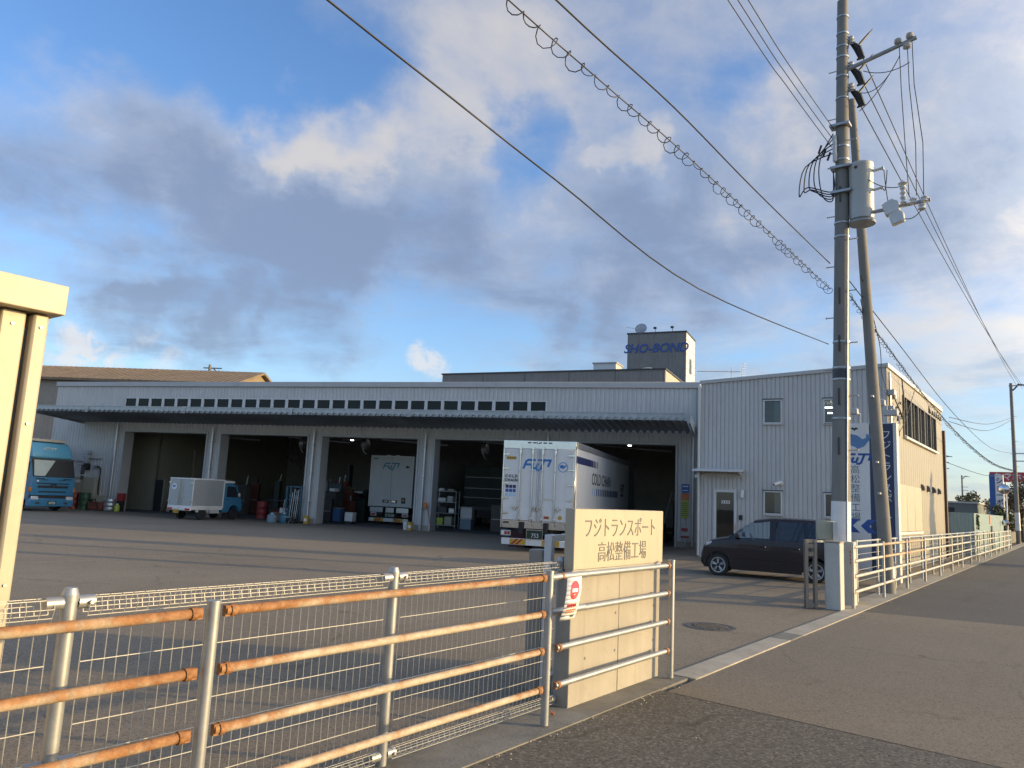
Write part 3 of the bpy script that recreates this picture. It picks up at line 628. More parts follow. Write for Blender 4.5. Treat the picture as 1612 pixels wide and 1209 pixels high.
# ================================================================== fences along the road
def pipe_mesh(name, L, r, m, n=10): return MB().cyl((0, 0, 0), (L, 0, 0), r, n).mesh(name, m, 40)
def guard_fence(name, label, s0, posts, rails_z, rail_m, clamp_m, post_m, H=1.165, r_p=.0315, r_r=.024, clamps=True):
    t = thing(name, label, 'guard fence', ROAD @ T(s0, 3.39), 'pipe guard fences beside the road')
    pm = MB().cyl((0, 0, 0), (0, 0, H - .015), r_p, 14).cyl((0, 0, H - .016), (0, 0, H), r_p * 1.08, 14).mesh('post', post_m, 40)
    cm = MB().box(-.052, .0, -.014, .014, -.026, .026).cyl((-.045, -.03, 0), (-.045, .03, 0), .012, 8).cyl((-.06, 0, 0), (-.03, 0, 0), .031, 10).mesh('clamp', clamp_m, 40) if clamps else None
    for s in posts: place('post', pm, t, T(s - s0, 0, .02))
    for i, (a, b) in enumerate(zip(posts, posts[1:])):
        L = b - a - .13
        for j, z in enumerate(rails_z):
            m = rail_m(i, j) if callable(rail_m) else rail_m
            o = MB().cyl((0, 0, 0), (L, 0, 0), r_r, 12).build('rail', m, t, T(a - s0 + .065, 0, z), smooth=40)
            if cm:
                place('clamp', cm, o, T(-.005, 0, 0, 180)); place('clamp', cm, o, T(L + .005, 0, 0))
    return t
RZ = [1.13, .855, .575, .29]
guard_fence('guard_fence', 'rust-streaked pipe guard fence in the foreground, left of the sign wall', -.75, [-.75, 2.205, 5.156], RZ, lambda i, j: rust_hi if (j < 1 or i == 0 and j < 3) else rust_lo, rust_cl, galv)
t = guard_fence('guard_fence', 'short grey pipe guard fence standing in front of the concrete sign wall', 5.22, [5.22, 7.434], RZ, galv, rust_cl, galv)
# its first post is the last one of the rusty fence: keep only one
o = [c for c in t.children if c.name.startswith('post')][0]; bpy.data.objects.remove(o)
guard_fence('guard_fence', 'long pale pipe guard fence running from the entrance past the office', 15.33, [15.33 + i * 2.765 for i in range(16)], [1.12, .86, .58, .30], lambda i, j: rust_lo if i in (1, 2) and j < 2 else paint('pale_pipe', (.50, .48, .42), .5, .2, .12, 3, dirt_amt=.2), rust_cl, galv, H=1.16, r_r=.028, clamps=True)

def mesh_fence(label, s0, posts, y, panels=None, vstep=.0555, H=1.24, grp='wire mesh fences inside the guard fences'):
    t = thing('mesh_fence', label, 'mesh fence', ROAD @ T(s0, y), grp)
    pm = MB().cyl((0, 0, 0), (0, 0, H - .06), .034, 14).cyl((0, 0, H - .06), (0, 0, H - .03), .0375, 14).cyl((0, 0, H - .03), (0, 0, H), .037, 14, .026).mesh('post', galv, 40)
    hm = MB().cyl((-.028, 0, 0), (.045, 0, 0), .03, 10).cyl((.02, -.045, 0), (.02, .0, 0), .009, 8).mesh('bracket', galv, 40)
    for s in posts:
        p = place('post', pm, t, T(s - s0, 0, .01))
        for z in (1.175, .48, .06): place('bracket', hm, p, T(.06, 0.0, z)); place('bracket', hm, p, T(-.06, 0.0, z, 180))
    for a, b in zip(posts, posts[1:]):
        x0, x1 = a - s0 + .075, b - s0 - .075; mb = MB(); n = int((x1 - x0) / vstep); rw = .0023
        top = [(0, 1.10), (-.022, 1.125), (-.036, 1.165), (-.02, 1.203), (.012, 1.208), (.034, 1.175), (.022, 1.135)]
        bot = [(0, .12), (.02, .095), (.03, .06), (.01, .03), (-.02, .035), (-.03, .07), (-.018, .1)]
        for i in range(n + 1):
            x = x0 + (x1 - x0) * i / n
            mb.tube([(x, p, z) for p, z in reversed(top)] + [(x, p, z) for p, z in bot], rw, 4)
        for z in (.92, .65, .515, .40, .27): mb.tube([(x0, -.004, z), ((x0 + x1) / 2, -.004, z), (x1, -.004, z)], .0027, 4)
        for p, z in top[1:] + bot[1:]: mb.tube([(x0, p, z), ((x0 + x1) / 2, p, z), (x1, p, z)], .0022, 4)
        tag(mb.build('wire_panel', paint('wire_zinc', (.46, .45, .41), .5, .2, .12, 4, dirt_amt=.15), t), 'welded wire panel with rolled top', kind='stuff')
    return t
mesh_fence('grey wire mesh fence with rolled top behind the rusty guard fence', -2.4, [-2.4, -.36, 1.66, 3.70, 5.755], 3.67)
def light_fence():
    t = thing('mesh_fence', 'thin wire fence on grey posts behind the long pale guard fence', 'mesh fence', ROAD @ T(16.6, 3.60), 'wire mesh fences inside the guard fences')
    pm = MB().cyl((0, 0, 0), (0, 0, 1.22), .026, 10).mesh('post', galv, 40); n = 14
    for i in range(n + 1): place('post', pm, t, T(i * 2.0, 0))
    for z in (1.19, .93, .62, .40, .2):
        MB().cyl((0, 0, z), (n * 2., 0, z), .022 if z > 1.1 else .006, 8).build('wire' if z < 1.1 else 'top_rail', galv, t, smooth=40)
light_fence()

# ================================================================== concrete sign wall
def sign_wall():
    t = thing('sign_wall', 'pale concrete wall carrying the cream company sign board', 'sign wall', ROAD @ T(5.72, 3.535))
    L = 1.74
    mb = MB().box(0, .862, 0, .15, 0, 1.13).build('wall_block', wall_conc_m, t, bevel=.006)
    MB().box(.868, L, 0, .15, 0, 1.13).build('wall_block', wall_conc_m, t, bevel=.006)
    MB().box(.86, .87, .006, .14, 0, 1.128).build('formwork_joint', footing_m, t)
    for x in (.26, .80, 1.60):
        for z in (.38, .72):
            zz = z + (.08 if x < .3 and z > .5 else 0)
            MB().cyl((x, -.0015, zz), (x, .02, zz), .014, 12).build('tie_hole', signgrey, t)
    b = MB().box(.0, L + .03, -.012, .09, 1.145, 1.675).build('sign_board', cream_p, t, bevel=.006)
    MB().box(.01, L + .02, .0, .08, 1.125, 1.147).build('board_base', alu, t)
    X = L / 2 + .015
    text('lettering', 'フジトランスポート', .20, signgrey, b, T(X - .01, -.013, 1.495), sx=.80, ext=.003, off=-.001)
    text('lettering', '高松整備工場', .195, signgrey, b, T(X + .01, -.013, 1.275), sx=.84, ext=.003, off=-.001)
sign_wall()

def notice():
    t = thing('notice_sheet', 'curled white no-entry notice with red disc on the guard fence', 'notice', ROAD @ T(5.19, 3.33, .80))
    mb = MB(); W_, n = .22, 10
    def pt(i, u):
        z = i / n * .33; bow = -.055 * math.sin(math.pi * i / n) * (-1)
        return (u * W_ + .05 * math.sin(math.pi * i / n) * -1 + .10 * i / n, -.02 - bow * .9, z)
    for i in range(n): mb.quad(pt(i, 0), pt(i, 1), pt(i + 1, 1), pt(i + 1, 0))
    o = mb.build('sheet', white_p, t, smooth=60); sm = o.modifiers.new('thick', 'SOLIDIFY'); sm.thickness = .002
    def on(i, u): a = pt(i, u); return (a[0], a[1] - .004, a[2])
    md = MB(); c = (7.1, .55)
    for k in range(20):
        a0, a1 = 2 * math.pi * k / 20, 2 * math.pi * (k + 1) / 20
        f = lambda a: on(c[0] + 2.1 * math.sin(a), c[1] + .3 * math.cos(a))
        md.quad(on(*c), f(a0), f(a1))
    md.build('red_disc', red_refl, t)
    def bar(i0, i1, u0, u1, m, nm, lift=.007):
        q = [pt(i0, u0), pt(i0, u1), pt(i1, u1), pt(i1, u0)]; MB().quad(*[(a[0], a[1] - lift, a[2]) for a in q]).build(nm, m, t)
    bar(6.7, 7.5, .36, .74, white_p, 'disc_bar')
    for k in range(5): bar(3.3, 4.0, .18 + k * .13, .28 + k * .13, red_refl, 'red_print', .005)
    for k in range(6): bar(2.4, 2.8, .2 + k * .11, .29 + k * .11, orange_p, 'small_print', .005); bar(1.8, 2.1, .22 + k * .1, .29 + k * .1, orange_p, 'small_print', .005)
    bar(.7, 1.3, .62, .84, signgrey, 'small_print', .005)
    for z in (.06, .33): MB().cyl((-.02, .06, z), (.5, .06, z), .0285, 12).build('tape_wrap', galv, t, smooth=40)
notice()

# cream steel shed at the left edge
def shed():
    t = thing('storage_shed', 'cream steel storage shed corner with overhanging cap at the left edge', 'shed', ROAD @ T(1.65, 4.28))
    MB().box(-1.9, -.236, .03, 1.3, 0, 2.57).build('wall_panel', cream_p, t, bevel=.01)
    MB().box(-.214, -.1, .015, 1.3, 0, 2.57).build('wall_panel', cream_p, t, bevel=.008)
    MB().box(-.27, -.0, .05, 1.28, 0, 2.5).build('recess', dark_trim, t)
    MB().box(-.075, .0, -.01, 1.3, 0, 2.57).build('corner_post', cream_p, t, bevel=.012)
    MB().box(-2.0, .045, -.08, 1.36, 2.575, 2.73).build('roof_cap', cream_p, t, bevel=.004)
    MB().box(-2.0, .0, -.04, 1.3, -.02, .06).build('base_rail', galv, t)
    for x in (-.16, -.037, -.31):
        for z in (.4, 1.2, 2.0, 2.5): MB().cyl((x, -.018 if x > -.05 else .008 if x > -.2 else .024, z), (x, .04, z), .008, 8).build('screw', galv, t)
shed()

# ================================================================== gate furniture at the entrance
def gate_bits():
    t = thing('concrete_post', 'short white concrete post at the right side of the entrance', 'gate post', ROAD @ T(14.95, 3.62))
    MB().box(-.13, .16, -.13, .13, 0, 1.2).build('post_shaft', concrete('white_concrete', (.52, .51, .46), .08, .25, bump=.1), t, bevel=.012)
    MB().box(-.14, .17, -.14, .14, 1.2, 1.225).build('post_cap', kerb_m, t, bevel=.006)
    t = thing('concrete_post', 'second white concrete post behind the end of the pale guard fence', 'gate post', ROAD @ T(15.95, 3.58))
    MB().box(-.11, .12, -.1, .1, 0, 1.2).build('post_shaft', M_['white_concrete'], t, bevel=.012)
    m = MB()
    for i in range(4): m.box(-.114, -.1105, -.07, -.03, .78 + i * .07, .82 + i * .07)
    tag(m.build('red_stencil', red_refl, t), kind='stuff')
    t = thing('gate_frame', 'slim bronze gate-catch frame standing left of the white post', 'gate', ROAD @ T(14.72, 3.98))
    for x in (-.085, .085): MB().box(x * 1.0 - .03, x + .03, -.04, .04, 0, 1.235).build('upright', brown_al, t, M=Matrix.Rotation(R(-50), 4, 'Z'), bevel=.006)
    MB().box(-.055, .055, -.03, .03, .93, 1.16).build('lock_plate', brown_al, t, M=Matrix.Rotation(R(-50), 4, 'Z'), bevel=.004)
    MB().box(-.055, .055, -.03, .03, 1.175, 1.235).build('top_rail', brown_al, t, M=Matrix.Rotation(R(-50), 4, 'Z'))
    MB().box(-.055, .055, -.03, .03, .02, .09).build('bottom_rail', brown_al, t, M=Matrix.Rotation(R(-50), 4, 'Z'))
    MB().cyl((0, -.06, 1.05), (0, -.03, 1.05), .035, 12).build('lock', dark_trim, t, M=Matrix.Rotation(R(-50), 4, 'Z'))
    t = thing('letter_box', 'beige box on a bracket between the gate frame and utility pole', 'letter box', ROAD @ T(15.45, 3.90, 1.2))
    MB().box(-.16, .16, -.1, .1, .02, .38).build('box_body', beige_p, t, bevel=.012, M=Matrix.Rotation(R(-70), 4, 'Z'))
    MB().box(.12, .2, -.2, -.105, .03, .36).build('box_cap', alu, t, M=Matrix.Rotation(R(-70), 4, 'Z'))
    MB().box(-.7, .1, -.02, .02, -.02, .015).build('bracket', galv, t); MB().cyl((.02, 0, -1.2), (.02, 0, 0), .025, 8).build('stem', galv, t)
    t = thing('sliding_gate', 'pale aluminium folded gate stored behind the sign board', 'gate', ROAD @ T(5.95, 3.93))
    for x in (.0, .42, .84): MB().box(x - .03, x + .03, -.04, .04, .03, 1.42).build('upright', alu_white, t, bevel=.006)
    for z in (1.36, 1.05, .12): MB().box(.03, .81, -.03, .03, z, z + .06).build('rail', alu_white, t)
    MB().box(.04, .2, .1, .26, .0, 1.27).build('gate_motor', paint('gate_motor_beige', (.30, .265, .22), .5, 0, .08, 2, .1), t, bevel=.01)
    t = thing('manhole_cover', 'round dark iron manhole cover set in the yard entrance', 'manhole cover', ROAD @ T(11.05, 4.42, .002))
    MB().lathe([(.001, .002), (.3, .002), (.315, .006), (.37, .006), (.38, .0)], 28).build('cover_ring', paint('cast_iron', (.11, .10, .088), .6, .4, .2, 9, dirt_amt=.4), t)
    m = MB()
    for i in range(-4, 5):
        for j in range(-4, 5):
            if i * i + j * j < 17: m.box(i * .064 - .02, i * .064 + .02, j * .064 - .02, j * .064 + .02, .002, .009)
    tag(m.build('tread_studs', M_['cast_iron'], t), kind='stuff')
    o = MB().prism([(0, 0), (.05, .01), (.055, .035), (.01, .03)], 'z', 0, .018).build('brick_chip', orange_p, None, ROAD @ T(5.42, 3.47, .024, 30), bevel=.003)
    tag(o, 'small orange brick chip on the ground at the sign wall foot', 'debris')
gate_bits()

# ================================================================== utility poles and cables
def pole_shaft(name, parent, base, top, r0_, r1_, m, n=20): return MB().cyl(base, top, r0_, n, r1_).build(name, m, parent, smooth=40)
PB, PT = Vector((16.25, 3.83, 0)), Vector((16.25, 3.585, 12.86))          # foot and top of the main pole in the road frame
def pp(z, dx=0., dy=0.): v = PB.lerp(PT, z / 12.86); return (v.x + dx, v.y + dy, z)
def loc(p): return (p[0] - PB.x, p[1] - PB.y, p[2])
def main_pole():
    t = thing('utility_pole', 'tall grey concrete utility pole with cylindrical transformer beside the entrance', 'utility pole', ROAD @ T(PB.x, PB.y))
    P = lambda z, dx=0., dy=0.: loc(pp(z, dx, dy))
    rad = lambda z: .19 - z / 12.86 * .08
    pole_shaft('shaft', t, P(0), P(12.86), .19, .11, pole_m)
    MB().cyl(P(.05), P(1.97), rad(.05) + .006, 20, rad(1.97) + .006).build('white_sleeve', white_p, t, smooth=40)
    for z in (3.62, 4.42, 4.66, 5.2, 7.45, 7.75, 9.15, 9.45, 10.55, 11.05, 11.5, 11.75, 12.05, 12.45): MB().cyl(P(z), P(z + .035), rad(z) + .012, 20).build('band', galv, t, smooth=40)
    MB().cyl(P(4.44), P(4.64), rad(4.5) + .008, 20).build('dark_band', dark_trim, t, smooth=40)
    for i in range(17):
        z = 3.0 + i * .55; sd_ = 1 if i % 2 else -1
        p = P(z); q = (p[0], p[1] + sd_ * (rad(z) + .14), z); MB().cyl((p[0], p[1] + sd_ * rad(z) * .9, z), q, .011, 6).cyl((q[0], q[1], z), (q[0], q[1] + sd_ * .015, z), .02, 6).build('step_bolt', galv, t)
    for z in (2.9, 3.9, 5.0, 6.0, 8.2):
        p = P(z); MB().box(p[0] - rad(z) - .025, p[0] - rad(z) + .02, p[1] - .015, p[1] + .015, z, z + .34).build('cable_clip', dark_trim, t)
    MB().tube([P(z, -.12, -.14) for z in (.3, 2, 4, 6, 7.6)], .018).build('earth_conduit', galv, t, smooth=40)
    # transformer hung on the roadside
    c = P(8.4, .05, -.37)
    tr = MB().lathe([(.205, -.62), (.23, -.6), (.24, -.5), (.24, .52), (.25, .54), (.25, .60), (.2, .63), (.01, .64)], 24, T(*c)).build('transformer', paint('transformer_grey', (.43, .44, .42), .45, .1, .05, 2, .05, dirt_amt=.06), t, smooth=35)
    MB().cyl((c[0], c[1] - .22, c[2] + .42), (c[0], c[1] - .4, c[2] + .44), .03, 8).cyl((c[0], c[1] - .4, c[2] + .44), (c[0], c[1] - .44, c[2] + .44), .045, 8).build('bushing', porc, tr); MB().cyl((c[0], c[1] - .22, c[2] + .0), (c[0], c[1] - .38, c[2] + .02), .028, 8).cyl((c[0], c[1] - .38, c[2] + .02), (c[0], c[1] - .42, c[2] + .02), .04, 8).build('bushing', porc, tr)
    MB().lathe([(.26, 0), (.27, .02), (.26, .05)], 20, T(c[0], c[1], c[2] - .7)).build('support_ring', galv, tr); MB().box(c[0] - .05, c[0] + .05, c[1] + .2, c[1] + .4, c[2] - .5, c[2] - .42).build('hanger', galv, tr); MB().box(c[0] - .05, c[0] + .05, c[1] + .2, c[1] + .4, c[2] + .3, c[2] + .38).build('hanger', galv, tr)
    MB().ball((c[0] - .23, c[1] + .05, c[2] + .48), .035).build('lifting_lug', dark_trim, tr)
    # upper arm
    a = P(11.2); e = (a[0] + .02, a[1] - 1.44, 11.52)
    arm = MB().tube([(a[0], a[1] + .08, 11.18), e], .045, 8).build('crossarm', galv, t, smooth=40)
    for k, (dy, dz) in enumerate(((1.10, .10), (1.32, .1), (1.26, -.1))):
        y = a[1] - dy; z = 11.18 + dy * .235 + dz
        MB().lathe([(.03, -.06), (.075, -.04), (.05, -.02), (.08, 0), (.05, .02), (.07, .04), (.03, .07)], 12, T(a[0], y, z)).build('insulator', porc, arm, smooth=50)
    # three strain insulators on the pole, with the wires to the far pole
    for k, z in enumerate((11.85, 11.25, 10.75)):
        p = P(z); x0, y0 = p[0] + .05, p[1] - rad(z)
        ins = MB().lathe([(.03, -.1), (.07, -.06), (.04, -.03), (.075, 0), (.04, .03), (.06, .07), (.03, .1)], 10, T(x0, y0 - .05, z + .06)).build('insulator', porc, t, smooth=50)
        MB().tube([(x0, y0 - .06, z), (x0 + .08, y0 - .16, z - .12), (x0 + .16, y0 - .22, z - .32), (x0 + .1, y0 - .14, z - .38)], .045, 6, rf=lambda i: (.05, .085, .075, .02)[i]).build('insulator_cover', black_p, ins, smooth=50)
        MB().tube([(x0 + .1, y0 - .12, z - .1), (x0 + .3, y0 - .34, z + .28), (x0 + .38, y0 - .42, z + .42)], .02, 6, rf=lambda i: (.03, .022, .008)[i]).build('cover_tail', black_p, ins, smooth=50)
    # lower arm with cut-outs
    b = P(7.88)
    arm2 = MB().tube([(b[0], b[1] + .1, 7.86), (b[0] + .03, b[1] - 1.65, 7.98)], .04, 8).build('lower_crossarm', galv, t, smooth=40)
    for y, z, s in ((-.95, 7.95, 1.0), (-1.05, 7.72, .9)):
        MB().prism([(-.16, -.12), (.1, -.2), (.18, .06), (-.02, .16), (-.14, .08)], 'x', -.08, .08).build('cutout_switch', porc, arm2, M=T(b[0], b[1] + y, z) @ Matrix.Scale(s, 4), bevel=.02)
    MB().lathe([(.03, -.3), (.06, -.27), (.035, -.22), (.065, -.17), (.035, -.12), (.065, -.07), (.035, -.02), (.065, .03), (.04, .08), (.1, .13), (.02, .2)], 12, T(b[0] - .05, b[1] - 1.18, 8.25)).build('arrester', porc, arm2, smooth=50)
    for y, z in ((-1.35, 7.99), (-1.55, 7.99), (-1.5, 7.84)): MB().lathe([(.03, -.07), (.08, -.04), (.05, 0), (.075, .04), (.03, .08)], 12, T(b[0], b[1] + y, z)).build('insulator', porc, arm2, smooth=50)
    # drop leads
    def lead(pts, r=.009): MB().tube(pts, r, 5).build('lead_wire', cable_m, t, smooth=60)
    for k, dy in enumerate((1.12, 1.27, 1.36)):
        y = a[1] - dy; lead([(a[0], y, 11.4 + k * .03), (a[0] + .01, y - .01, 10.5), (a[0] + .02, y - .05 - .04 * k, 9.2), (b[0], b[1] - 1.28 - .13 * k, 8.1)])
    def sagline(p, q, s, n=8):
        p = Vector(p); q = Vector(q); return [p.lerp(q, i / n) - Vector((0, 0, 4 * s * (i / n) * (1 - i / n))) for i in range(n + 1)]
    e1 = (a[0], a[1] - 1.12, 11.2); e2 = (a[0], a[1] - 1.3, 11.0)
    lead(sagline((.2, a[1] - .38, 11.2), e2, .12)); lead(sagline((.2, a[1] - .3, 10.72), e1, .25)); lead(sagline((.2, a[1] - .28, 10.3), e1, .12))
    lead(sagline((c[0], c[1] - .44, c[2] + .4), (b[0], b[1] - .95, 8.0), .3)); lead(sagline((c[0] - .2, c[1] + .02, c[2] + .4), (b[0], b[1] - 1.15, 8.35), .15)); lead(sagline((c[0], c[1] - .42, c[2]), (c[0], c[1] - .5, c[2] + .38), .2))
    lead(sagline((b[0], b[1] - 1.1, 7.72), (b[0], b[1] - 1.5, 7.8), .12))
    # coiled low-voltage taps on the yard side
    q = P(8.8)
    for k in range(5):
        y0 = q[1] + .25 + k * .05; rr = .22 + .07 * k
        pts = [(q[0] - .15 + .02 * k, q[1] + .13, 9.75 - k * .1), (q[0] - .2, y0 + rr * .5, 9.3 - .05 * k), (q[0] - .22, y0 + rr * .75, 8.85 - .1 * k), (q[0] - .2, y0 + rr * .4, 8.35 + .07 * k), (q[0] - .16, q[1] + .16, 8.25 + .05 * k), (q[0] - .14, q[1] + .14, 8.7 + .05 * k)]
        lead(smooth_path(pts), .013)
    for k in range(3): MB().cyl((q[0] - .2, q[1] + .42 - k * .09, 9.35 - k * .1), (q[0] - .2, q[1] + .36 - k * .09, 9.52 - k * .1), .022, 6).build('connector_sleeve', black_p, t)
    MB().box(q[0] - .2, q[0] - .1, q[1] + .06, q[1] + .14, 9.1, 9.7).build('rack_insulator', porc, t, bevel=.02)
    for z in (8.95, 8.4, 9.9): MB().box(q[0] - .2, q[0] + .05, q[1] - .2, q[1] + .2, z, z + .05).build('bracket', galv, t)
def smooth_path(pts, n=5):
    P = [Vector(p) for p in pts]; out = []
    for i in range(len(P) - 1):
        p0, p1, p2, p3 = P[max(0, i - 1)], P[i], P[i + 1], P[min(len(P) - 1, i + 2)]
        for k in range(n):
            s = k / n; out.append(.5 * ((2 * p1) + (p2 - p0) * s + (2 * p0 - 5 * p1 + 4 * p2 - p3) * s * s + (3 * p1 - p0 - 3 * p2 + p3) * s ** 3))
    out.append(P[-1]); return out
main_pole()
t = thing('stay_pole', 'leaning bare concrete prop pole to the right of the main utility pole', 'utility pole', ROAD @ T(19.2, 3.50))
MB().cyl((0, 0, 0), (-.9, .38, 11.6), .155, 18, .085).build('shaft', pole_m, t, smooth=40)
MB().cyl((-.007, .003, .35), (-.012, .005, .6), .159, 18).build('band', galv, t, smooth=40)
for z in (2.2, 2.9, 4.4): MB().box(-.25 - .078 * z + .0, -.12 - .078 * z, -.03 + .033 * z, .02 + .033 * z, z, z + .04).build('tag_plate', alu_white, t)
def cable(label, pts, r, grp, spiral=0, smooth=True):
    P = [Vector(p) for p in (smooth_path(pts, 6) if smooth else pts)]
    o = Vector(P[0]); t = MB().tube([p - o for p in P], r, 6).build('overhead_cable', cable_m, None, ROAD @ Matrix.Translation(o), smooth=60)
    tag(t, label, 'cable', grp)
    if spiral:
        tot = 0; S = []
        for a, b in zip(P, P[1:]): S.append((tot, a, b)); tot += (b - a).length
        pts2 = []; n = int(tot / .26) * 8; j = 0
        for i in range(n):
            d = tot * i / n
            while j < len(S) - 1 and S[j + 1][0] <= d: j += 1
            a, b = S[j][1], S[j][2]; c = a.lerp(b, (d - S[j][0]) / (b - a).length); ph = 2 * math.pi * i / 8
            k = spiral * (1 + .45 * math.sin(i * .113) * math.sin(i * .031 + 1) + .25 * math.sin(i * .37)); ph += .5 * math.sin(i * .071)
            pts2.append(c - o + Vector((0, math.cos(ph) * k, math.sin(ph) * k - k * .8)))
        MB().tube(pts2, .006, 4).build('spiral_hanger', cable_m, t, smooth=60)
    return t
G1 = 'cables overhead from the main utility pole'
cable('lowest dark cable sagging from the upper left to the main utility pole', [(16.1, 3.95, 5.17), (9.38, 3.95, 4.64), (5.85, 3.95, 4.84), (4.18, 3.95, 4.96), (2.96, 3.95, 5.05), (0, 3.95, 5.3), (-14, 3.95, 6.6)], .009, G1)
cable('spiral-wrapped communication cable running from the top centre to the utility pole', [(16.2, 3.92, 6.36), (9.33, 3.93, 6.34), (6.83, 3.95, 6.29), (4.94, 3.95, 6.24), (0, 3.95, 6.2), (-14, 3.95, 6.3)], .008, G1, .055)
cable('straight black cable just above the spiral-wrapped cable left of the pole', [(16.2, 3.92, 6.92), (11.57, 3.93, 6.84), (8.48, 3.95, 6.85), (5.67, 3.95, 6.70), (0, 3.95, 6.6), (-14, 3.95, 6.7)], .011, G1)
for k, (z0, z1, y, lb) in enumerate(((9.95, 10.05, 3.9, 'uppermost'), (9.72, 9.80, 3.92, 'middle'), (9.55, 9.60, 3.95, 'lowest'))):
    cable('%s of three thin wires reaching the pole beside its wire coils' % lb, [(16.2, y - .1, z0 - .05), (13.4, y, z0), (11.0, y, z1 - .1), (0, y, z1 + .1), (-14, y, z1 + .4)], .008, G1)
for k, (z0, y0, z1, y1, lb) in enumerate(((11.55, 3.25, 12.3, 3.3, 'highest'), (10.95, 3.25, 12.2, 3.0, 'middle'), (10.4, 3.3, 12.1, 2.75, 'lowest'))):
    cable('%s of three power wires descending from the pole to the right edge' % lb, [(16.5, y0, z0)] + [(16.5 + (72 - 16.5) * f, y0 + (y1 - y0) * f, z0 + (z1 - z0) * f - 4 * .55 * f * (1 - f)) for f in (.15, .3, .5, .7, .85)] + [(72, y1, z1)], .011, G1)
cable('spiral-wrapped cable passing over the office towards the far pole', [(16.5, 3.75, 6.5), (22.2, 3.9, 6.22), (29.2, 3.93, 5.70), (40.2, 3.93, 5.22), (55, 3.93, 5.15), (72, 3.8, 5.7)], .012, G1, .05)
cable('plain black cable sagging from the pole above the office to the far pole', [(16.5, 3.75, 6.8), (23.8, 3.9, 6.64), (36, 3.93, 6.05), (53.4, 3.93, 5.98), (72, 3.8, 7.05)], .012, G1)
cable('short service cable dropping from the leaning pole to the office corner', [(18.3, 3.75, 7.2), (21.5, 4.0, 6.3), (24.5, 4.5, 5.95), (26.6, 4.75, 5.75)], .010, G1)
cable('second short service cable looping just below to the office corner', [(18.2, 3.75, 6.6), (21.0, 4.05, 5.7), (24.0, 4.5, 5.55), (26.6, 4.75, 5.6)], .010, G1)
cable('upper of two thin wires between the office rear corner and the far pole', [(39.5, 4.5, 6.3), (55, 4.2, 7.6), (72, 3.8, 9.9)], .014, G1)
cable('lower of two thin wires between the office rear corner and the far pole', [(39.5, 4.5, 6.1), (55, 4.2, 7.2), (72, 3.8, 9.75)], .014, G1)
cable('lowest thin wire from the office rear pipe to the far pole', [(39.0, 4.6, 4.2), (55, 4.2, 4.4), (72, 3.85, 5.6)], .013, G1)

def far_pole(label, s, y, H, arm=True, grp='distant utility poles'):
    t = thing('utility_pole', label, 'utility pole', ROAD @ T(s, y), grp)
    MB().cyl((0, 0, 0), (0, 0, H), .17, 14, .11).build('shaft', pole_m, t, smooth=40)
    MB().cyl((0, 0, 1.0), (0, 0, 2.4), .18, 14, .172).build('white_sleeve', white_p, t, smooth=40)
    for i in range(8): MB().box(-.02, .02, -.3 if i % 2 else -.1, .1 if i % 2 else .3, 3 + i, 3.02 + i).build('step_bolt', galv, t)
    if arm:
        for z, L in ((H - .25, 1.2), (7.0, .9), (6.4, .9)): MB().box(-.05, .05, -L, .15, z, z + .08).build('crossarm', galv, t)
        MB().tube([(0, -.1, H - .6), (0, -.3, H - .4), (0, -.5, H - .1), (0, -.9, H - .2)], .06).build('insulator_cover', black_p, t, smooth=50)
    return t
far_pole('distant utility pole at the right edge past the teal hoarding', 72.1, 3.78, 12.7)
far_pole('second distant utility pole cut by the right picture edge', 84, 3.3, 12.5)

# ================================================================== vehicles (local: x to the right, y forward, z up)
def wheel(parent, x, y, r, w, rim_m, side=1, hub=.55, spokes=0):
    """tyre with a rim; side=+1 faces +x"""
    M = T(x, y, r) @ Matrix.Rotation(R(90 * side), 4, 'Y')
    o = MB().lathe([(r * hub, -w / 2), (r * .93, -w / 2), (r, -w * .36), (r, w * .36), (r * .93, w / 2), (r * hub, w / 2)], 24).build('wheel', black_r, parent, M, smooth=35)
    MB().lathe([(.001, w * .22), (r * .16, w * .26), (r * .18, w * .12), (r * .42, w * .1), (r * .5, w * .4), (r * hub, w * .46), (r * hub, -w * .3), (.001, -w * .3)], 20).build('rim', rim_m if not spokes else black_p, o, smooth=35)
    if spokes:
        for i in range(spokes):
            for da in (-.13, .13):
                a = 2 * math.pi * i / spokes + da; c, s = math.cos(a), math.sin(a); q = MB()
                q.tube([(r * .14 * c, r * .14 * s, w * .44), (r * .58 * c, r * .58 * s, w * .5)], r * .06, 5); q.build('spoke', rim_m, o)
        MB().lathe([(r * (hub - .09), w * .4), (r * (hub - .07), w * .5), (r * hub, w * .51), (r * hub, w * .38)], 24, None, False).build('rim_lip', rim_m, o, smooth=35); MB().lathe([(.001, w * .3), (.001, w * .47), (r * .15, w * .45), (r * .16, w * .3)][1:], 12).build('hub_cap', rim_m, o, smooth=35)
    return o
def hatch(parent, x0, x1, z0, z1, y, flip, w=.11):
    """diagonal red bars on a yellow reflector plate"""
    p = MB().box(x0, x1, y - .004, y, z0, z1).build('reflector_plate', yellow_p, parent)
    n = int((x1 - x0) / (w * 1.35)); h = z1 - z0; s = h * 1.1 * (1 if flip else -1)
    for i in range(n):
        a = x0 + .03 + i * w * 1.45 + (0 if flip else -s) 
        q = [(a, z0), (a + w * .72, z0), (a + w * .72 + s, z1), (a + s, z1)]
        if max(v[0] for v in q) > x1 or min(v[0] for v in q) < x0: continue
        MB().prism(q, 'y', y - .0065, y - .004).build('stripe', red_refl, p)
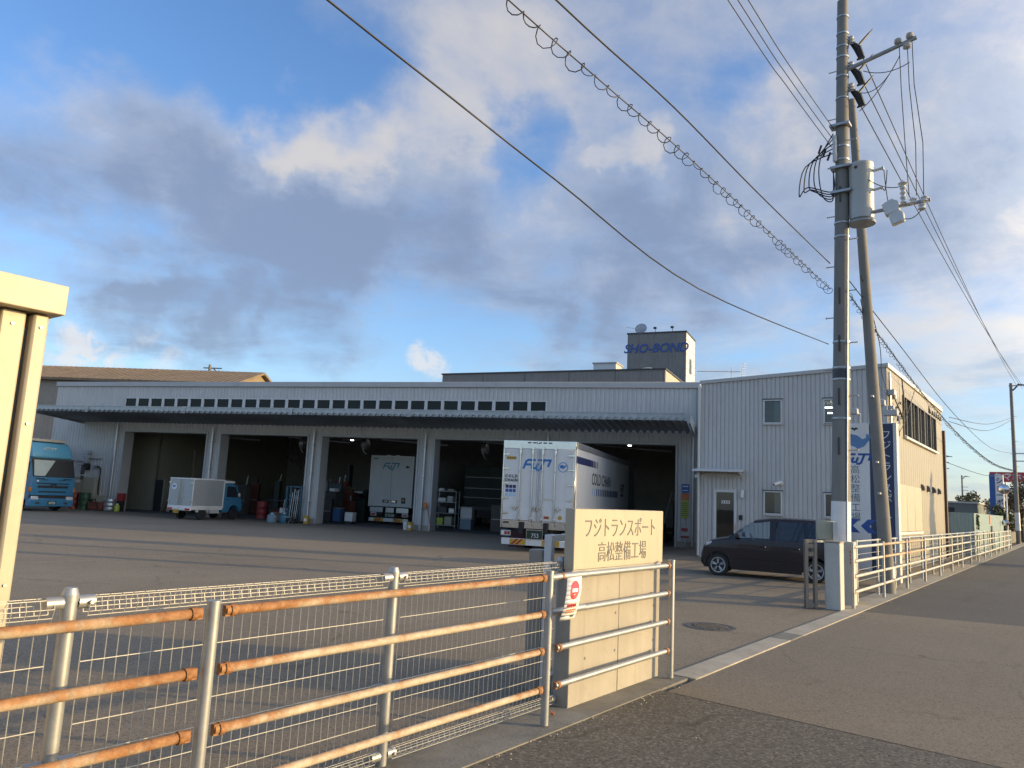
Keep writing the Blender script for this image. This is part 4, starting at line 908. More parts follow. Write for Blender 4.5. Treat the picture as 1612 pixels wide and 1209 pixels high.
def plate(parent, M, s, m_bg, m_tx, sub='', w=.42):
    o = MB().box(-w / 2, w / 2, -.01, 0, -w * .26, w * .26).build('number_plate', m_bg, parent, M)
    text('plate_digits', s, w * .36, m_tx, o, T(.02, -.012, -w * .07), ext=.001, sx=.95)
    if sub: text('plate_digits', sub, w * .15, m_tx, o, T(0, -.012, w * .18), ext=.001)
    return o

def big_truck():
    t = thing('box_truck', 'long white refrigerated box truck with polished rear frame parked half outside', 'truck', WORK @ T(-3.79, -8.45))
    Hh, Lb = 3.63, 11.7
    b = MB().box(-1.22, 1.22, .06, Lb, 1.0, Hh - .03).build('box_body', white_p, t, bevel=.012)
    MB().box(1.222, 1.245, .1, Lb, Hh - .2, Hh).build('top_rail', alu, b, bevel=.006); MB().box(-1.245, -1.222, .1, Lb, Hh - .2, Hh).build('top_rail', alu, b, bevel=.006)
    MB().box(1.222, 1.24, .1, Lb, .95, 1.12).build('side_sill', alu, b)
    f = MB().box(-1.25, 1.25, -.02, .1, 3.36, Hh).build('rear_header', steel, t, bevel=.008)
    MB().box(-1.25, -1.19, -.02, .1, .74, 3.36).build('rear_post', steel, t, bevel=.008); MB().box(1.19, 1.25, -.02, .1, .74, 3.36).build('rear_post', steel, t, bevel=.008)
    MB().box(-1.19, 1.19, -.02, .1, .74, 1.0).build('rear_sill', steel, t, bevel=.008)
    for i in range(5): MB().box(-.35 + i * .18 - .06, -.35 + i * .18 + .06, -.035, -.02, Hh - .09, Hh - .05).build('marker_lamp', dark_trim, f)
    MB().ball((-.05, -.05, Hh - .07), .04).build('rear_camera', steel, f)
    for sx in (-1, 1):
        d = MB().box(.006 * sx, 1.185 * sx, -.035, .03, 1.0, 3.355).build('rear_door', white_p, t, bevel=.008)
        for z in (3.16, 2.69, 2.20, 1.72, 1.22):
            MB().box(1.0 * sx, 1.235 * sx, -.06, -.021, z - .022, z + .022).cyl((1.2 * sx, -.06, z - .05), (1.2 * sx, -.06, z + .05), .02, 8).build('hinge', steel, d)
        MB().box(.03 * sx, .05 * sx, -.045, -.035, 1.05, 3.3).build('door_seal', trim_grey, d)
        for xx in (.17, .60):
            x = xx * sx - .03
            r = MB().cyl((x, -.06, .86), (x, -.06, 3.42), .016, 8).build('lock_rod', steel, d, smooth=40)
            for z in (3.24, 1.06): MB().box(x - .035, x + .035, -.08, -.036, z - .09, z + .09).build('rod_guide', steel, r, bevel=.006)
            for z in (2.62, 1.66): MB().ball((x, -.06, z), .03, 6).build('rod_clip', steel, r)
            MB().box(x - .05, x + .05, -.08, -.02, 3.34, 3.42).build('rod_cam', steel, r); MB().box(x - .05, x + .05, -.08, -.02, .84, .92).build('rod_cam', steel, r)
            hx = x - .23 if xx * sx > 0 and xx > .3 else x
            MB().box(x - .02, x + .26 * (1 if sx * (xx - .3) > 0 else -1), -.09, -.07, 1.40, 1.425).build('lock_handle', steel, r); q = x + .12 * (1 if sx * (xx - .3) > 0 else -1); MB().box(q - .03, q + .03, -.085, -.036, 1.32, 1.46).build('handle_catch', steel, r, bevel=.008)
    MB().box(.16, .56, -.065, -.05, 1.71, 1.73).build('tie_bar', steel, t); MB().box(.16, .175, -.065, -.05, 1.73, 2.0).build('tie_bar', steel, t)
    logo(t, T(-.06, -.037, 2.84), .30, logo_b)
    e = MB().lathe([(.145, 0), (.165, 0), (.165, .004), (.145, .004), (.145, 0)], 24, Matrix.Rotation(R(90), 4, 'X'), False).build('emblem', logo_b, t, T(.83, -.037, 2.78)); whale(e, T(0, 0, .01), .115, logo_b)
    MB().box(-1.12, -.78, -.042, -.036, 2.99, 3.09).build('sticker', yellow_p, t); text('sticker_print', 'LOUVRE', .075, ink, t, T(-.95, -.043, 3.04), ext=.001)
    text('lettering', 'COLD', .125, ink, t, T(-.93, -.037, 2.43), ext=.002, space=1.45, off=.007); text('lettering', 'CHAIN', .125, ink, t, T(-.93, -.037, 2.30), ext=.002, space=1.25, off=.007)
    for j, m in enumerate((navy_t, midblue, paleblue)):
        for i in range(3): MB().box(-1.11 + i * .125, -1.005 + i * .125, -.039, -.036, 2.04 - j * .135, 2.145 - j * .135).build('print_square', m, t)
    MB().box(.24, .42, -.041, -.036, 1.08, 1.17).build('sticker', orange_p, t); MB().box(.26, .40, -.043, -.0415, 1.11, 1.14).build('sticker_print', ink, t)
    MB().lathe([(.001, 0), (.07, 0), (.07, .004), (.001, .004)], 16, Matrix.Rotation(R(90), 4, 'X')).build('sticker', yellow_p, t, T(.78, -.037, 1.14))
    for x in (-.51, .32):
        MB().box(x - .07, x + .07, -.14, -.02, .56, .95).build('dock_bumper', black_r, t, bevel=.015)
    for x in (-1.05, 1.05): MB().box(x - .1, x + .1, -.03, -.02, .88, .94).build('marker_lamp', dark_trim, t)
    c = MB().box(-.42, .42, .2, 11.5, .62, .95).build('chassis', black_p, t)
    for x in (-1.04, 1.04):
        l = MB().box(x - .17, x + .17, -.03, .06, .48, .66).build('tail_lamp', alu, t, bevel=.008)
        for i in range(3): MB().box(x - .14 + i * .1, x - .06 + i * .1, -.036, -.03, .52, .62).build('lamp_lens', red_refl if i else white_p, l)
    plate(t, T(-.04, -.08, .56), '753', paint('plate_green', (.012, .035, .022), .4), white_p, '', .52); MB().box(-.32, .24, -.075, .0, .40, .72).build('plate_frame', steel, t)
    bp = MB().box(-1.17, 1.17, -.06, .05, .20, .41).build('rear_bumper', white_p, t, bevel=.01)
    hatch(bp, -.88, -.33, .215, .395, -.061, True); hatch(bp, .22, .8, .215, .395, -.061, False)
    for x in (-.95, .95): MB().box(x - .28, x + .28, .9, .93, .06, .62).build('mud_flap', paint('maroon_rubber', (.09, .03, .04), .8), t)
    for y in (2.0, 3.35):
        for x in (-1.08, -.78, .78, 1.08): wheel(t, x, y, .46, .26, alu, 1 if x > 0 else -1)
    for x in (-1.08, 1.08): wheel(t, x, 10.4, .48, .28, alu, 1 if x > 0 else -1)
    MB().box(1.18, 1.21, 4.4, 9.2, .45, .85).build('side_guard', alu, t); MB().box(-1.21, -1.18, 4.4, 9.2, .45, .85).build('side_guard', alu, t)
    cab = MB().prism([(11.75, .5), (13.8, .45), (13.9, 1.6), (13.6, 3.0), (13.2, 3.3), (11.75, 3.4)], 'x', -1.2, 1.2).build('cab', blue_p, t, bevel=.06, seg=2)
    MB().quad((-1.1, 13.93, 1.7), (1.1, 13.93, 1.7), (1.1, 13.68, 2.8), (-1.1, 13.68, 2.8)).build('windscreen', gl_dark, cab)
    # side livery, read from the rear towards the cab
    S = lambda y, z: T(1.2235, y, z, 90)
    st = MB(); 
    for i in range(12):
        a, bb = i * .33, i * .33 + (.33 if i < 6 else .33 * (1 - (i - 6) * .14)); MB().box(a + .12, bb + .12, -.003, 0, 2.94, 3.18).build('side_stripe', navy_t, b, S(0, 0))
    text('side_lettering', 'COLD CHAIN', .60, ink, b, S(4.8, 2.5), ext=.002, sx=1.05, off=.004)
    for i in range(15): MB().box(2.95 + i * .375, 2.95 + i * .375 + .12 + .012 * i, -.003, 0, 1.92, 2.18).build('side_bar', paleblue if i < 2 else midblue if i < 5 else navy_t, b, S(0, 0))
    logo(b, S(9.75, 2.33), .30, ink, 'side_logo'); text('side_lettering', 'TRANSPORT', .15, ink, b, S(9.75, 2.03), ext=.002)
    for y in (3.9, 7.8): MB().box(1.2225, 1.2265, y, y + .01, 1.15, 3.42).build('panel_seam', trim_grey, b)
big_truck()

def bay_truck():
    t = thing('box_truck', 'grey-white box truck with plain twin rear doors standing inside the third bay', 'truck', WORK @ T(-15.22, 3.9))
    pw = paint('grey_white_paint', (.60, .61, .60), .42, 0, .04, .8, .08, dirt_amt=.1)
    MB().box(-1.24, 1.24, .05, 8.0, .92, 3.6).build('box_body', pw, t, bevel=.015)
    MB().box(-1.26, -1.17, -.02, .1, .9, 3.6).build('rear_post', alu_white, t, bevel=.01); MB().box(1.17, 1.26, -.02, .1, .9, 3.6).build('rear_post', alu_white, t, bevel=.01)
    MB().box(-1.17, 1.17, -.02, .1, 3.5, 3.6).build('rear_header', alu_white, t)
    for sx in (-1, 1):
        d = MB().box(.005 * sx, 1.165 * sx, -.015, .04, .93, 3.49).build('rear_door', pw, t, bevel=.006)
        q = MB().box(.06 * sx, .42 * sx, -.022, -.012, 1.12, 1.28).build('handle_recess', dark_trim, d); MB().box(.12 * sx, .34 * sx, -.045, -.022, 1.15, 1.25).build('latch', steel, q)
    for x in (-.22, .3): MB().box(x - .12, x + .12, -.04, .0, 3.6, 3.64).build('marker_lamp', white_p, t)
    logo(t, T(-.05, -.017, 3.05), .30, paint('faded_teal', (.10, .28, .34), .5)); whale(t, T(.92, -.02, 3.02), .13, navy)
    MB().box(-1.1, -.84, -.019, -.0155, 3.4, 3.45).build('sticker', dark_trim, t)
    MB().box(.66, .9, -.019, -.0155, 1.12, 1.42).build('sticker', dark_trim, t); MB().lathe([(.001, 0), (.06, 0), (.06, .004), (.001, .004)], 10, Matrix.Rotation(R(90), 4, 'X')).build('sticker_print', yellow_p, t, T(.78, -.019, 1.29))
    for a, b in ((-1.12, -.36), (-.2, .28), (.42, 1.12)): MB().box(a, b, -.04, .04, .62, .88).build('tail_step', alu, t, bevel=.008)
    for x in (-.9, .93):
        l = MB().box(x - .17, x + .17, -.03, .05, .42, .6).build('tail_lamp', alu_white, t, bevel=.008); MB().box(x - .12, x + .12, -.036, -.031, .46, .55).build('lamp_lens', red_refl, l)
    plate(t, T(.05, -.06, .5), 'す79-80', green_p, white_p, '', .5)
    bp = MB().box(-1.14, 1.12, -.05, .05, .14, .33).build('rear_bumper', white_p, t, bevel=.01); hatch(bp, -.86, -.3, .15, .32, -.051, True); hatch(bp, .28, .84, .15, .32, -.051, False)
    MB().box(-.42, .42, .2, 8, .5, .9).build('chassis', black_p, t)
    for x in (-1.02, 1.02):
        wheel(t, x, 1.9, .42, .3, alu, 1 if x > 0 else -1); wheel(t, x, 7.2, .42, .3, alu, 1 if x > 0 else -1)
    MB().prism([(8.05, .5), (9.7, .45), (9.8, 1.5), (9.5, 2.6), (8.05, 2.7)], 'x', -1.15, 1.15).build('cab', blue_p, t, bevel=.05)
bay_truck()

def tarp_truck():
    t = thing('canvas_truck', 'dark truck with a canvas-sided body deep inside the fourth bay', 'truck', WORK @ T(-10.9, 6.6))
    cv_ = paint('dark_canvas', (.035, .05, .045), .8, 0, .2, 2, .2, dirt_amt=.3)
    MB().box(-1.2, 1.2, 0, 6.5, 1.15, 3.35).build('canvas_body', cv_, t, bevel=.04)
    MB().box(-1.22, 1.22, -.05, 6.5, .95, 1.15).build('bed_frame', dark_trim, t); MB().box(-.4, .4, 0, 8, .55, .95).build('chassis', black_p, t)
    for z in (1.6, 2.1, 2.7): MB().box(-1.2, 1.2, -.02, -.001, z, z + .03).build('canvas_strap', trim_grey, t)
    for x in (-1.0, 1.0):
        for y in (1.8, 7.2): wheel(t, x, y, .45, .3, alu, 1 if x > 0 else -1)
    MB().prism([(6.6, .5), (8.2, .5), (8.3, 1.6), (8.0, 2.6), (6.6, 2.7)], 'x', -1.1, 1.1).build('cab', black_p, t, bevel=.05)
tarp_truck()

def blue_truck():
    t = thing('cargo_truck', 'blue lorry with high roof deflector facing out beside the shed', 'truck', frame(-21.9, 37.0, 208) @ Matrix.Scale(.94, 4))
    W_ = 1.14
    cab = MB().prism([(-2.2, .55), (-.06, .55), (0, 1.0), (-.02, 1.70), (-.34, 2.66), (-2.2, 2.66)], 'x', -W_, W_).build('cab', blue_p, t, bevel=.05, seg=2)
    ws = MB().quad((-1.06, -.02, 1.76), (1.06, -.02, 1.76), (1.0, -.31, 2.60), (-1.0, -.31, 2.60)).build('windscreen', gl_clear, cab)
    # solid black slab at the windscreen stands for the shade inside the cabin
    MB().prism([(-.06, 1.74), (-.36, 2.62), (-.40, 2.62), (-.10, 1.74)], 'x', -1.08, 1.08).build('cabin_shade', black_p, cab, M=T(0, .055, 0))
    MB().quad((1.04, .02, 1.78), (.5, .02, 1.78), (-.1, -.25, 2.58), (.98, -.25, 2.58)).build('curtain', curtain_m, cab, M=T(0, .0, 0))
    MB().box(-1.1, 1.1, -.36, -.28, 2.58, 2.68).build('sun_visor', dark_trim, cab)
    for x in (-W_ - .02, W_ + .02):
        s = 1 if x > 0 else -1
        MB().box(x - .03, x + .03, -.5, -.46, 2.45, 2.5).box(x, x + .28 * s, .02, .06, 2.42, 2.46).build('mirror_arm', black_p, cab); MB().box(x + .18 * s, x + .38 * s, .0, .1, 1.95, 2.42).build('mirror', black_p, cab, bevel=.03); MB().box(x + .2 * s, x + .36 * s, .0, .09, 1.68, 1.9).build('mirror', black_p, cab, bevel=.03)
    d = MB().prism([(-2.1, 2.66), (-.32, 2.66), (-.40, 2.95), (-.75, 3.45), (-1.1, 3.54), (-2.1, 3.54)], 'x', -1.08, 1.08).build('roof_deflector', cyan_p, t, bevel=.12, seg=3)
    logo(d, T(.14, -.52, 3.12) @ Matrix.Rotation(R(-34), 4, 'X') @ T(0, 0, 0, 180), .22, white_p)
    MB().box(-1.15, 1.15, -9.0, -2.35, .95, 3.65).build('box_body', cream_p, t, bevel=.02)
    for z0, z1, w in ((1.38, 1.43, .82), (1.18, 1.30, .78), (.96, 1.02, .7)): MB().box(-w, w, -.01, .012, z0, z1).build('grille_slot', black_p, cab)
    em = MB().lathe([(.10, 0), (.145, 0), (.145, .02), (.10, .02), (.10, 0)], 20, Matrix.Rotation(R(-90), 4, 'X') @ Matrix.Diagonal((1, .62, 1, 1)), False).build('emblem', steel, cab, T(0, .01, 1.34)); MB().box(-.1, .1, 0, .02, -.02, .02).build('emblem_bar', steel, em)
    bp = MB().box(-1.14, 1.14, -.3, .06, .24, .66).build('bumper', blue_p, t, bevel=.04, seg=2); MB().box(-1.13, 1.13, -.2, .03, .66, .80).build('bumper_gap', black_p, t)
    for z in (1.0,): MB().box(-1.13, 1.13, -.2, .02, .80, .9).build('lower_grille', blue_p, t, bevel=.02)
    for s in (-1, 1):
        MB().box(.72 * s, 1.08 * s, .0, .075, .58, .76).build('headlamp', lens, bp, bevel=.02); MB().box(.62 * s, .82 * s, .05, .065, .36, .46).build('fog_lamp', dark_trim, bp)
        MB().prism([(.02, .98), (.02, 1.2), (-.14, 1.2), (-.14, .98)], 'x', 1.08 * s, 1.16 * s).build('indicator', amber, cab, bevel=.01)
        MB().box(.5 * s, .9 * s, .0, .03, 1.62, 1.66).build('wiper', black_p, cab); MB().box(.3 * s, .6 * s, .0, .02, 1.58, 1.61).build('hand_grip', dark_trim, cab)
        wheel(t, .95 * s, -1.2, .46, .28, alu, s); wheel(t, .95 * s, -6.5, .46, .28, alu, s)
    MB().box(-.4, .4, -8.8, -.2, .45, .9).build('chassis', black_p, t)
    o = MB().box(-.24, .24, .06, .075, .34, .52).build('number_plate', green_p, bp); text('plate_digits', '4938', .17, white_p, o, T(0, .077, .42, 180), ext=.001)
    MB().lathe([(.001, 0), (.055, 0), (.055, .006), (.001, .006)], 12, Matrix.Rotation(R(-90), 4, 'X')).build('sticker', white_p, cab, T(.82, .012, 1.52))
    MB().box(-.9, .9, -1.3, -.9, 3.54, 3.68).build('cooling_unit', cream_p, t, bevel=.02)
blue_truck()

def kei_truck():
    fx = frame(-14.151, 35.754, 112) @ T(-.62, 0)        # heading bearing 22, origin under the rear axle
    t = thing('light_truck', 'small blue-cabbed light truck with silver cargo box seen from behind', 'truck', fx)
    bx = paint('silver_box', (.42, .44, .44), .45, .3, .06, 1, .08, dirt_amt=.1)
    b = MB().box(-.70, .70, -.72, 1.25, .62, 1.86).build('cargo_box', bx, t, bevel=.01)
    for x in (-.70, .68): MB().box(x, x + .03, -.745, -.70, .62, 1.88).build('corner_post', white_p, b)
    MB().box(-.72, .72, -.75, 1.27, 1.84, 1.90).build('box_top_frame', white_p, b, bevel=.006); MB().box(-.72, .72, -.75, 1.27, .56, .64).build('box_sill', white_p, b, bevel=.006); MB().box(.69, .715, 1.20, 1.26, .62, 1.86).build('front_post', white_p, b)
    for s in (-1, 1):
        d = MB().box(.01 * s, .665 * s, -.745, -.715, .66, 1.83).build('rear_door', bx, b, bevel=.005)
        MB().cyl((.1 * s, -.765, .66), (.1 * s, -.765, 1.83), .012, 6).build('lock_rod', steel, d); MB().box(.05 * s, .25 * s, -.77, -.755, 1.0, 1.03).build('lock_handle', steel, d)
        for z in (.8, 1.65): MB().box(.6 * s, .72 * s, -.77, -.745, z, z + .06).build('hinge', steel, d)
    e = MB().lathe([(.001, 0), (.15, 0), (.15, .004), (.001, .004)], 20, Matrix.Rotation(R(90), 4, 'X')).build('emblem_disc', white_p, b, T(-.42, -.747, 1.5)); whale(e, T(0, -.004, 0), .10, logo_b)
    MB().box(-.69, .69, -.78, -.70, .42, .56).build('rear_gate', white_p, t, bevel=.01)
    for s in (-1, 1): l = MB().box(.38 * s, .66 * s, -.795, -.78, .44, .52).build('tail_lamp', red_refl, t)
    plate(t, T(-.12, -.80, .38), '41-63', yellow_p, ink, '', .33)
    MB().box(.66, .70, -.7, 1.25, .46, .56).build('side_rail', white_p, t); MB().box(-.70, -.66, -.7, 1.25, .46, .56).build('side_rail', white_p, t)
    MB().prism([(-.36, .36), (-.30, .5), (-.15, .58), (.15, .58), (.30, .5), (.36, .36), (.3, .36), (.26, .47), (.13, .54), (-.13, .54), (-.26, .47), (-.3, .36)], 'x', .58, .70).build('mudguard', white_p, t)
    MB().box(.3, .65, .5, 1.1, .3, .46).build('tool_box', alu_white, t); MB().box(-.35, .35, -.6, 2.3, .34, .52).build('chassis', black_p, t)
    cab = MB().prism([(1.30, .34), (1.72, .34), (1.78, .58), (1.92, .66), (2.1, .68), (2.30, .62), (2.40, .40), (2.58, .42), (2.60, .86), (2.48, 1.06), (2.12, 1.66), (1.95, 1.72), (1.30, 1.72)], 'x', -.68, .68).build('cab', blue_p, t, bevel=.03, seg=2)
    MB().prism([(1.48, 1.08), (2.33, 1.08), (2.04, 1.58), (1.48, 1.60)], 'x', .679, .6835).build('side_window', gl_dark, cab); MB().prism([(1.48, 1.08), (2.33, 1.08), (2.04, 1.58), (1.48, 1.60)], 'x', -.6835, -.679).build('side_window', gl_dark, cab)
    MB().box(.682, .70, 1.5, 1.62, .95, .98).build('door_handle', black_p, cab); MB().box(.70, .80, 2.22, 2.3, 1.1, 1.28).build('mirror', alu_white, cab, bevel=.02)
    MB().box(-.7, .7, 1.28, 1.95, 1.74, 1.86).build('wind_deflector', white_p, t, bevel=.02)
    for x, s in ((-.6, -1), (.6, 1)): wheel(t, x, 0, .265, .15, alu, s, hub=.62); wheel(t, x, 2.08, .265, .15, alu, s, hub=.62)
kei_truck()

def van():
    k = .855; M = frame(7.709, 19.067, 23.7) @ Matrix.Diagonal((k, k, k * 1.055, 1)) @ T(.74, 0)      # heading bearing -66.3, origin under the rear axle
    t = thing('minivan', 'dark plum minivan parked in front of the office', 'car', M)
    # stations: (y, belt z, top z, half width at belt, half width of the roof edge)
    ST = [(3.20, .80, .83, .62, .52), (3.12, .88, .91, .70, .58), (2.95, .95, .985, .77, .62), (2.74, .99, 1.04, .80, .64), (2.42, 1.03, 1.12, .82, .66), (2.10, 1.05, 1.36, .825, .66), (1.72, 1.06, 1.60, .825, .62), (1.26, 1.06, 1.675, .83, .60), (1.10, 1.06, 1.685, .83, .60),
          (.70, 1.06, 1.69, .83, .60), (.31, 1.065, 1.69, .83, .60), (.25, 1.065, 1.69, .83, .60), (-.30, 1.07, 1.675, .825, .59), (-.46, 1.07, 1.66, .815, .58), (-.58, 1.05, 1.60, .78, .54)]
    body = MB(); glassm = {}
    def ring(st):
        y, zb, zt_, wb, wr = st; h = zt_ - zb
        return [(-(wb + .02), y, .78), (-(wb + .015), y, .5 * (.78 + zb)), (-wb, y, zb), (-(wb * .35 + wr * .65) if h > .2 else -(wb * .9 + wr * .1), y, zb + h * (.86 if h > .2 else .6)), (-wr, y, zt_ - .012), (-wr * .5, y, zt_ + .012), (0, y, zt_ + .02)]
    rings = [ring(s) for s in ST]
    def cell(i, j, mb, mb2=None):
        a, b = rings[i], rings[i + 1]; q = [a[j], b[j], b[j + 1], a[j + 1]]
        mb.quad(*q); (mb2 or mb).quad(*[(-x, y, z) for x, y, z in q])
    side = {4: 'q', 5: 'f', 6: 'f', 8: 'r', 9: 'r', 11: 'c'}; G = {k2: (MB(), MB()) for k2 in 'qfrc'}; g_ws = MB()
    for i in range(len(ST) - 1):
        for j in range(6):
            if j == 2 and i in side: cell(i, j, *G[side[i]])
            elif j >= 3 and i in (4, 5): cell(i, j, g_ws)
            else: cell(i, j, body)
    for e in (0, -1):
        r = rings[e]; body.add(r + [(-x, y, z) for x, y, z in reversed(r)], [tuple(range(14))])
    b = body.build('upper_body', van_p, t, smooth=50)
    [mb_.build('side_glass', gl_clear if k2 in 'qf' else glass('privacy_glass', (.16, .20, .24)), b, smooth=50) for k2 in 'qfrc' for mb_ in G[k2]]; g_ws.build('windscreen', gl_clear, b, smooth=50)
    def arch(cy, r=.375): return [(cy + r * math.cos(a), .30 + r * math.sin(a)) for a in [math.pi * i / 12 for i in range(13)]]
    low = [(3.18, .80), (3.22, .50), (3.16, .24), (3.08, .22)] + [p for p in arch(2.74) if p[1] > .21] + [(2.36, .2), (.38, .2)] + [p for p in arch(0) if p[1] > .21] + [(-.40, .24), (-.58, .28), (-.60, .80)]
    for s in (-1, 1):
        p = MB().prism(low, 'x', .79 * s, .848 * s).build('side_panel', van_p, t, bevel=.014, seg=2)
        for y in (1.18, .29): MB().box(.8485 * s, .8505 * s, y, y + .008, .26, 1.04).build('door_gap', black_p, p)
        MB().box(.846 * s, .862 * s, .40, 2.34, .52, .56).build('side_moulding', van_p, p, bevel=.005); MB().box(.83 * s, .858 * s, .38, 2.36, .2, .27).build('sill', van_p, p, bevel=.006)
        for y in (1.36, .42): h = MB().box(.84 * s, .875 * s, y, y + .18, .86, .90).build('door_handle', van_p, p, bevel=.01); MB().ball((.872 * s, y + .02, .88), .018, 6).build('handle_lock', steel, h)
        for cy in (0, 2.74): MB().tube([(.853 * s, a, z) for a, z in arch(cy, .385)], .014, 6).build('arch_lip', van_p, p, smooth=50)
        MB().box(.80 * s, .98 * s, 2.12, 2.24, 1.07, 1.21).build('mirror', van_p, t, bevel=.03, seg=2); MB().box(.82 * s, .97 * s, 2.24, 2.245, 1.09, 1.13).build('mirror_lamp', lens, t)
        MB().prism([(3.13, .80), (3.10, .915), (2.92, .955), (2.98, .86)], 'x', .64 * s, .79 * s).build('headlamp', lens, t, bevel=.02)
        MB().box(.79 * s, .86 * s, 1.12, 1.25, 1.08, 1.58).build('pillar_trim', black_p, t) if False else None
    MB().prism([(2.9, .22), (3.16, .22), (3.26, .36), (3.25, .6), (3.19, .80), (2.9, .80)], 'x', -.80, .80).build('front_bumper', van_p, t, bevel=.05, seg=3)
    MB().box(-.45, .45, 3.2, 3.265, .34, .46).build('front_grille', black_p, t)
    MB().box(-.80, .80, -.60, -.4, .26, .80).build('tailgate', van_p, t, bevel=.05, seg=2)
    MB().box(-.78, .78, -.5, 2.95, .26, .50).build('underbody', black_p, t)
    MB().box(-.78, .78, 2.2, 2.9, .5, .85).build('engine_bay', black_p, t)
    for x in (-.38, .38):
        for y in (1.25, .15): q = MB().box(x - .23, x + .23, y, y + .45, .55, .72).build('seat', black_p, t, bevel=.05); MB().box(x - .22, x + .22, y - .12, y + .04, .6, 1.22).build('seat_back', black_p, q, bevel=.05); MB().box(x - .12, x + .12, y - .12, y - .02, 1.25, 1.42).build('headrest', black_p, q, bevel=.04)
    MB().box(-.75, .75, 1.95, 2.35, .75, 1.0).build('dashboard', black_p, t, bevel=.05); MB().lathe([(.17, -.012), (.195, 0), (.17, .012)], 16, T(.38, 1.86, 1.04) @ Matrix.Rotation(R(65), 4, 'X')).build('steering_wheel', black_p, t)
    for x, s in ((-.76, -1), (.76, 1)):
        for y in (0, 2.74): wheel(t, x, y, .305, .185, alu, s, hub=.70, spokes=5)
van()

# ================================================================== pylon sign by the fence
def pylon():
    t = thing('pylon_sign', 'tall double sign panel, white with whale and navy with white lettering', 'sign', ROAD @ T(21, 4.2, 0, -90))
    MB().box(-.68, .02, -.06, .18, .35, 4.03).build('white_panel', white_p, t, bevel=.006)
    MB().box(.025, .57, -.06, .18, .35, 4.02).build('navy_panel', navy, t, bevel=.006)
    MB().box(.572, .66, -.075, .2, .1, 4.05).build('edge_frame', alu_white, t, bevel=.01)
    MB().box(-.7, .57, -.05, .17, 4.03, 4.06).build('top_frame', alu, t)
    for x in (-.5, .4): MB().box(x - .05, x + .05, .02, .12, 0, .35).build('leg', galv, t)
    F = -.061
    text('lettering', '高松整備工場', .235, paint('charcoal_print', (.045, .05, .055), .5), t, T(-.33, F, 2.245), vertical=True, ext=.002, off=-.002)
    text('lettering', 'フジトランスポ', .262, white_p, t, T(.40, F, 2.93), vertical=True, ext=.002, off=-.001)
    MB().box(.388, .412, F - .003, F, 1.84, 2.04).build('lettering', white_p, t); text('lettering', 'ト', .262, white_p, t, T(.40, F, 1.68), ext=.002)
    wb = paint('whale_blue', (.12, .24, .45), .5, dirt_amt=.03)
    w = whale(t, T(-.27, F, 3.56), .36, wb); MB().prism([(-.33, -.14), (-.1, -.26), (.05, -.23), (-.05, -.12), (-.2, -.07)], 'y', -.009, -.0065).build('belly', white_p, w)
    MB().lathe([(.001, 0), (.03, 0), (.03, .003), (.001, .003)], 10, Matrix.Rotation(R(90), 4, 'X')).build('eye', ink, w, T(-.24, -.0065, .08))
    MB().prism([(-.1, 0), (-.04, .05), (0, .02), (.04, .05), (.1, 0), (.03, -.01), (0, -.05), (-.03, -.01)], 'y', -.004, 0).build('spout', ink, t, T(-.33, F, 3.90))
    logo(t, T(-.28, F, 3.14), .22, paint('logo_royal', (.03, .09, .32), .5, dirt_amt=.03))
    for x in (-.42, -.03):
        MB().prism([(0, 0), (-.17, .17), (0, .34), (.2, .34), (.03, .17), (.2, 0)], 'y', -.004, 0).build('chevron', M_['logo_royal'], t, T(x - .02, F, 1.27))
    for x, z in ((-.32, 4.30), (.32, 4.50), (.60, 4.24)):
        a = MB().tube([(x + .1, .1, 4.04), (x + .1, .1, z), (x + .05, -.1, z + .04), (x, -.3, z + .03)], .022, 6).build('lamp_arm', galv, t, smooth=50)
        MB().box(x - .17, x + .15, -.45, -.28, z - .05, z + .1).build('flood_lamp', trim_grey, a, bevel=.015)
pylon()

# ================================================================== things round the workshop
def drum(label, m, x, y, r=.29, h=.88):
    o = MB().lathe([(.001, 0), (r, 0), (r, .03), (r * .97, .05), (r * .97, h * .32), (r, h * .34), (r * .97, h * .36), (r * .97, h * .64), (r, h * .66), (r * .97, h * .68), (r * .97, h - .04), (r, h - .03), (r, h), (r * .93, h), (r * .92, h - .02), (.001, h - .02)], 22).build('oil_drum', m, None, WORK @ T(x, y, .01), smooth=35)
    tag(o, label, 'drum', 'steel drums around the workshop')
drum('red oil drum in the second bay beyond the light truck', red_p, -21.6, 1.9)
drum('red oil drum on a pallet beside the blue lorry', red_p, -31.55, -.62)
drum('dark green oil drum next to the red one by the wall cabinet', green_p, -30.85, -.62)
def bucket(label, m, x, y, r=.15, h=.37):
    t = thing('bucket', label, 'bucket', WORK @ T(x, y, .005), 'pails outside the bays')
    MB().lathe([(.001, 0), (r * .88, 0), (r, h * .9), (r * 1.05, h * .92), (r * 1.05, h), (r * .97, h), (.001, h - .01)], 18).build('pail', m, t, smooth=35)
    MB().lathe([(r * .945, 0), (r * .97, h * .3)], 18).build('pail_label', white_p, t, T(0, -.004, h * .28)) if False else MB().box(-r * .55, r * .25, -r * 1.02, -r * .8, h * .3, h * .68).build('pail_label', white_p, t, Matrix.Rotation(R(25), 4, 'Z'))
    MB().tube([(r * 1.03 * math.cos(a), -.03 - .02 * math.sin(a), h * .85 - .08 * math.sin(a)) for a in [math.pi * i / 8 for i in range(9)]], .006, 5).build('handle', galv, t)
bucket('yellow pail at the foot of the column between second and third bays', yellow_p, -17.45, -.42)
bucket('yellow pail at the foot of the column right of the bay truck', yellow_p, -11.95, -.5)
bucket('white pail half hidden behind the yellow pail by the bay truck', white_p, -12.3, -.15)
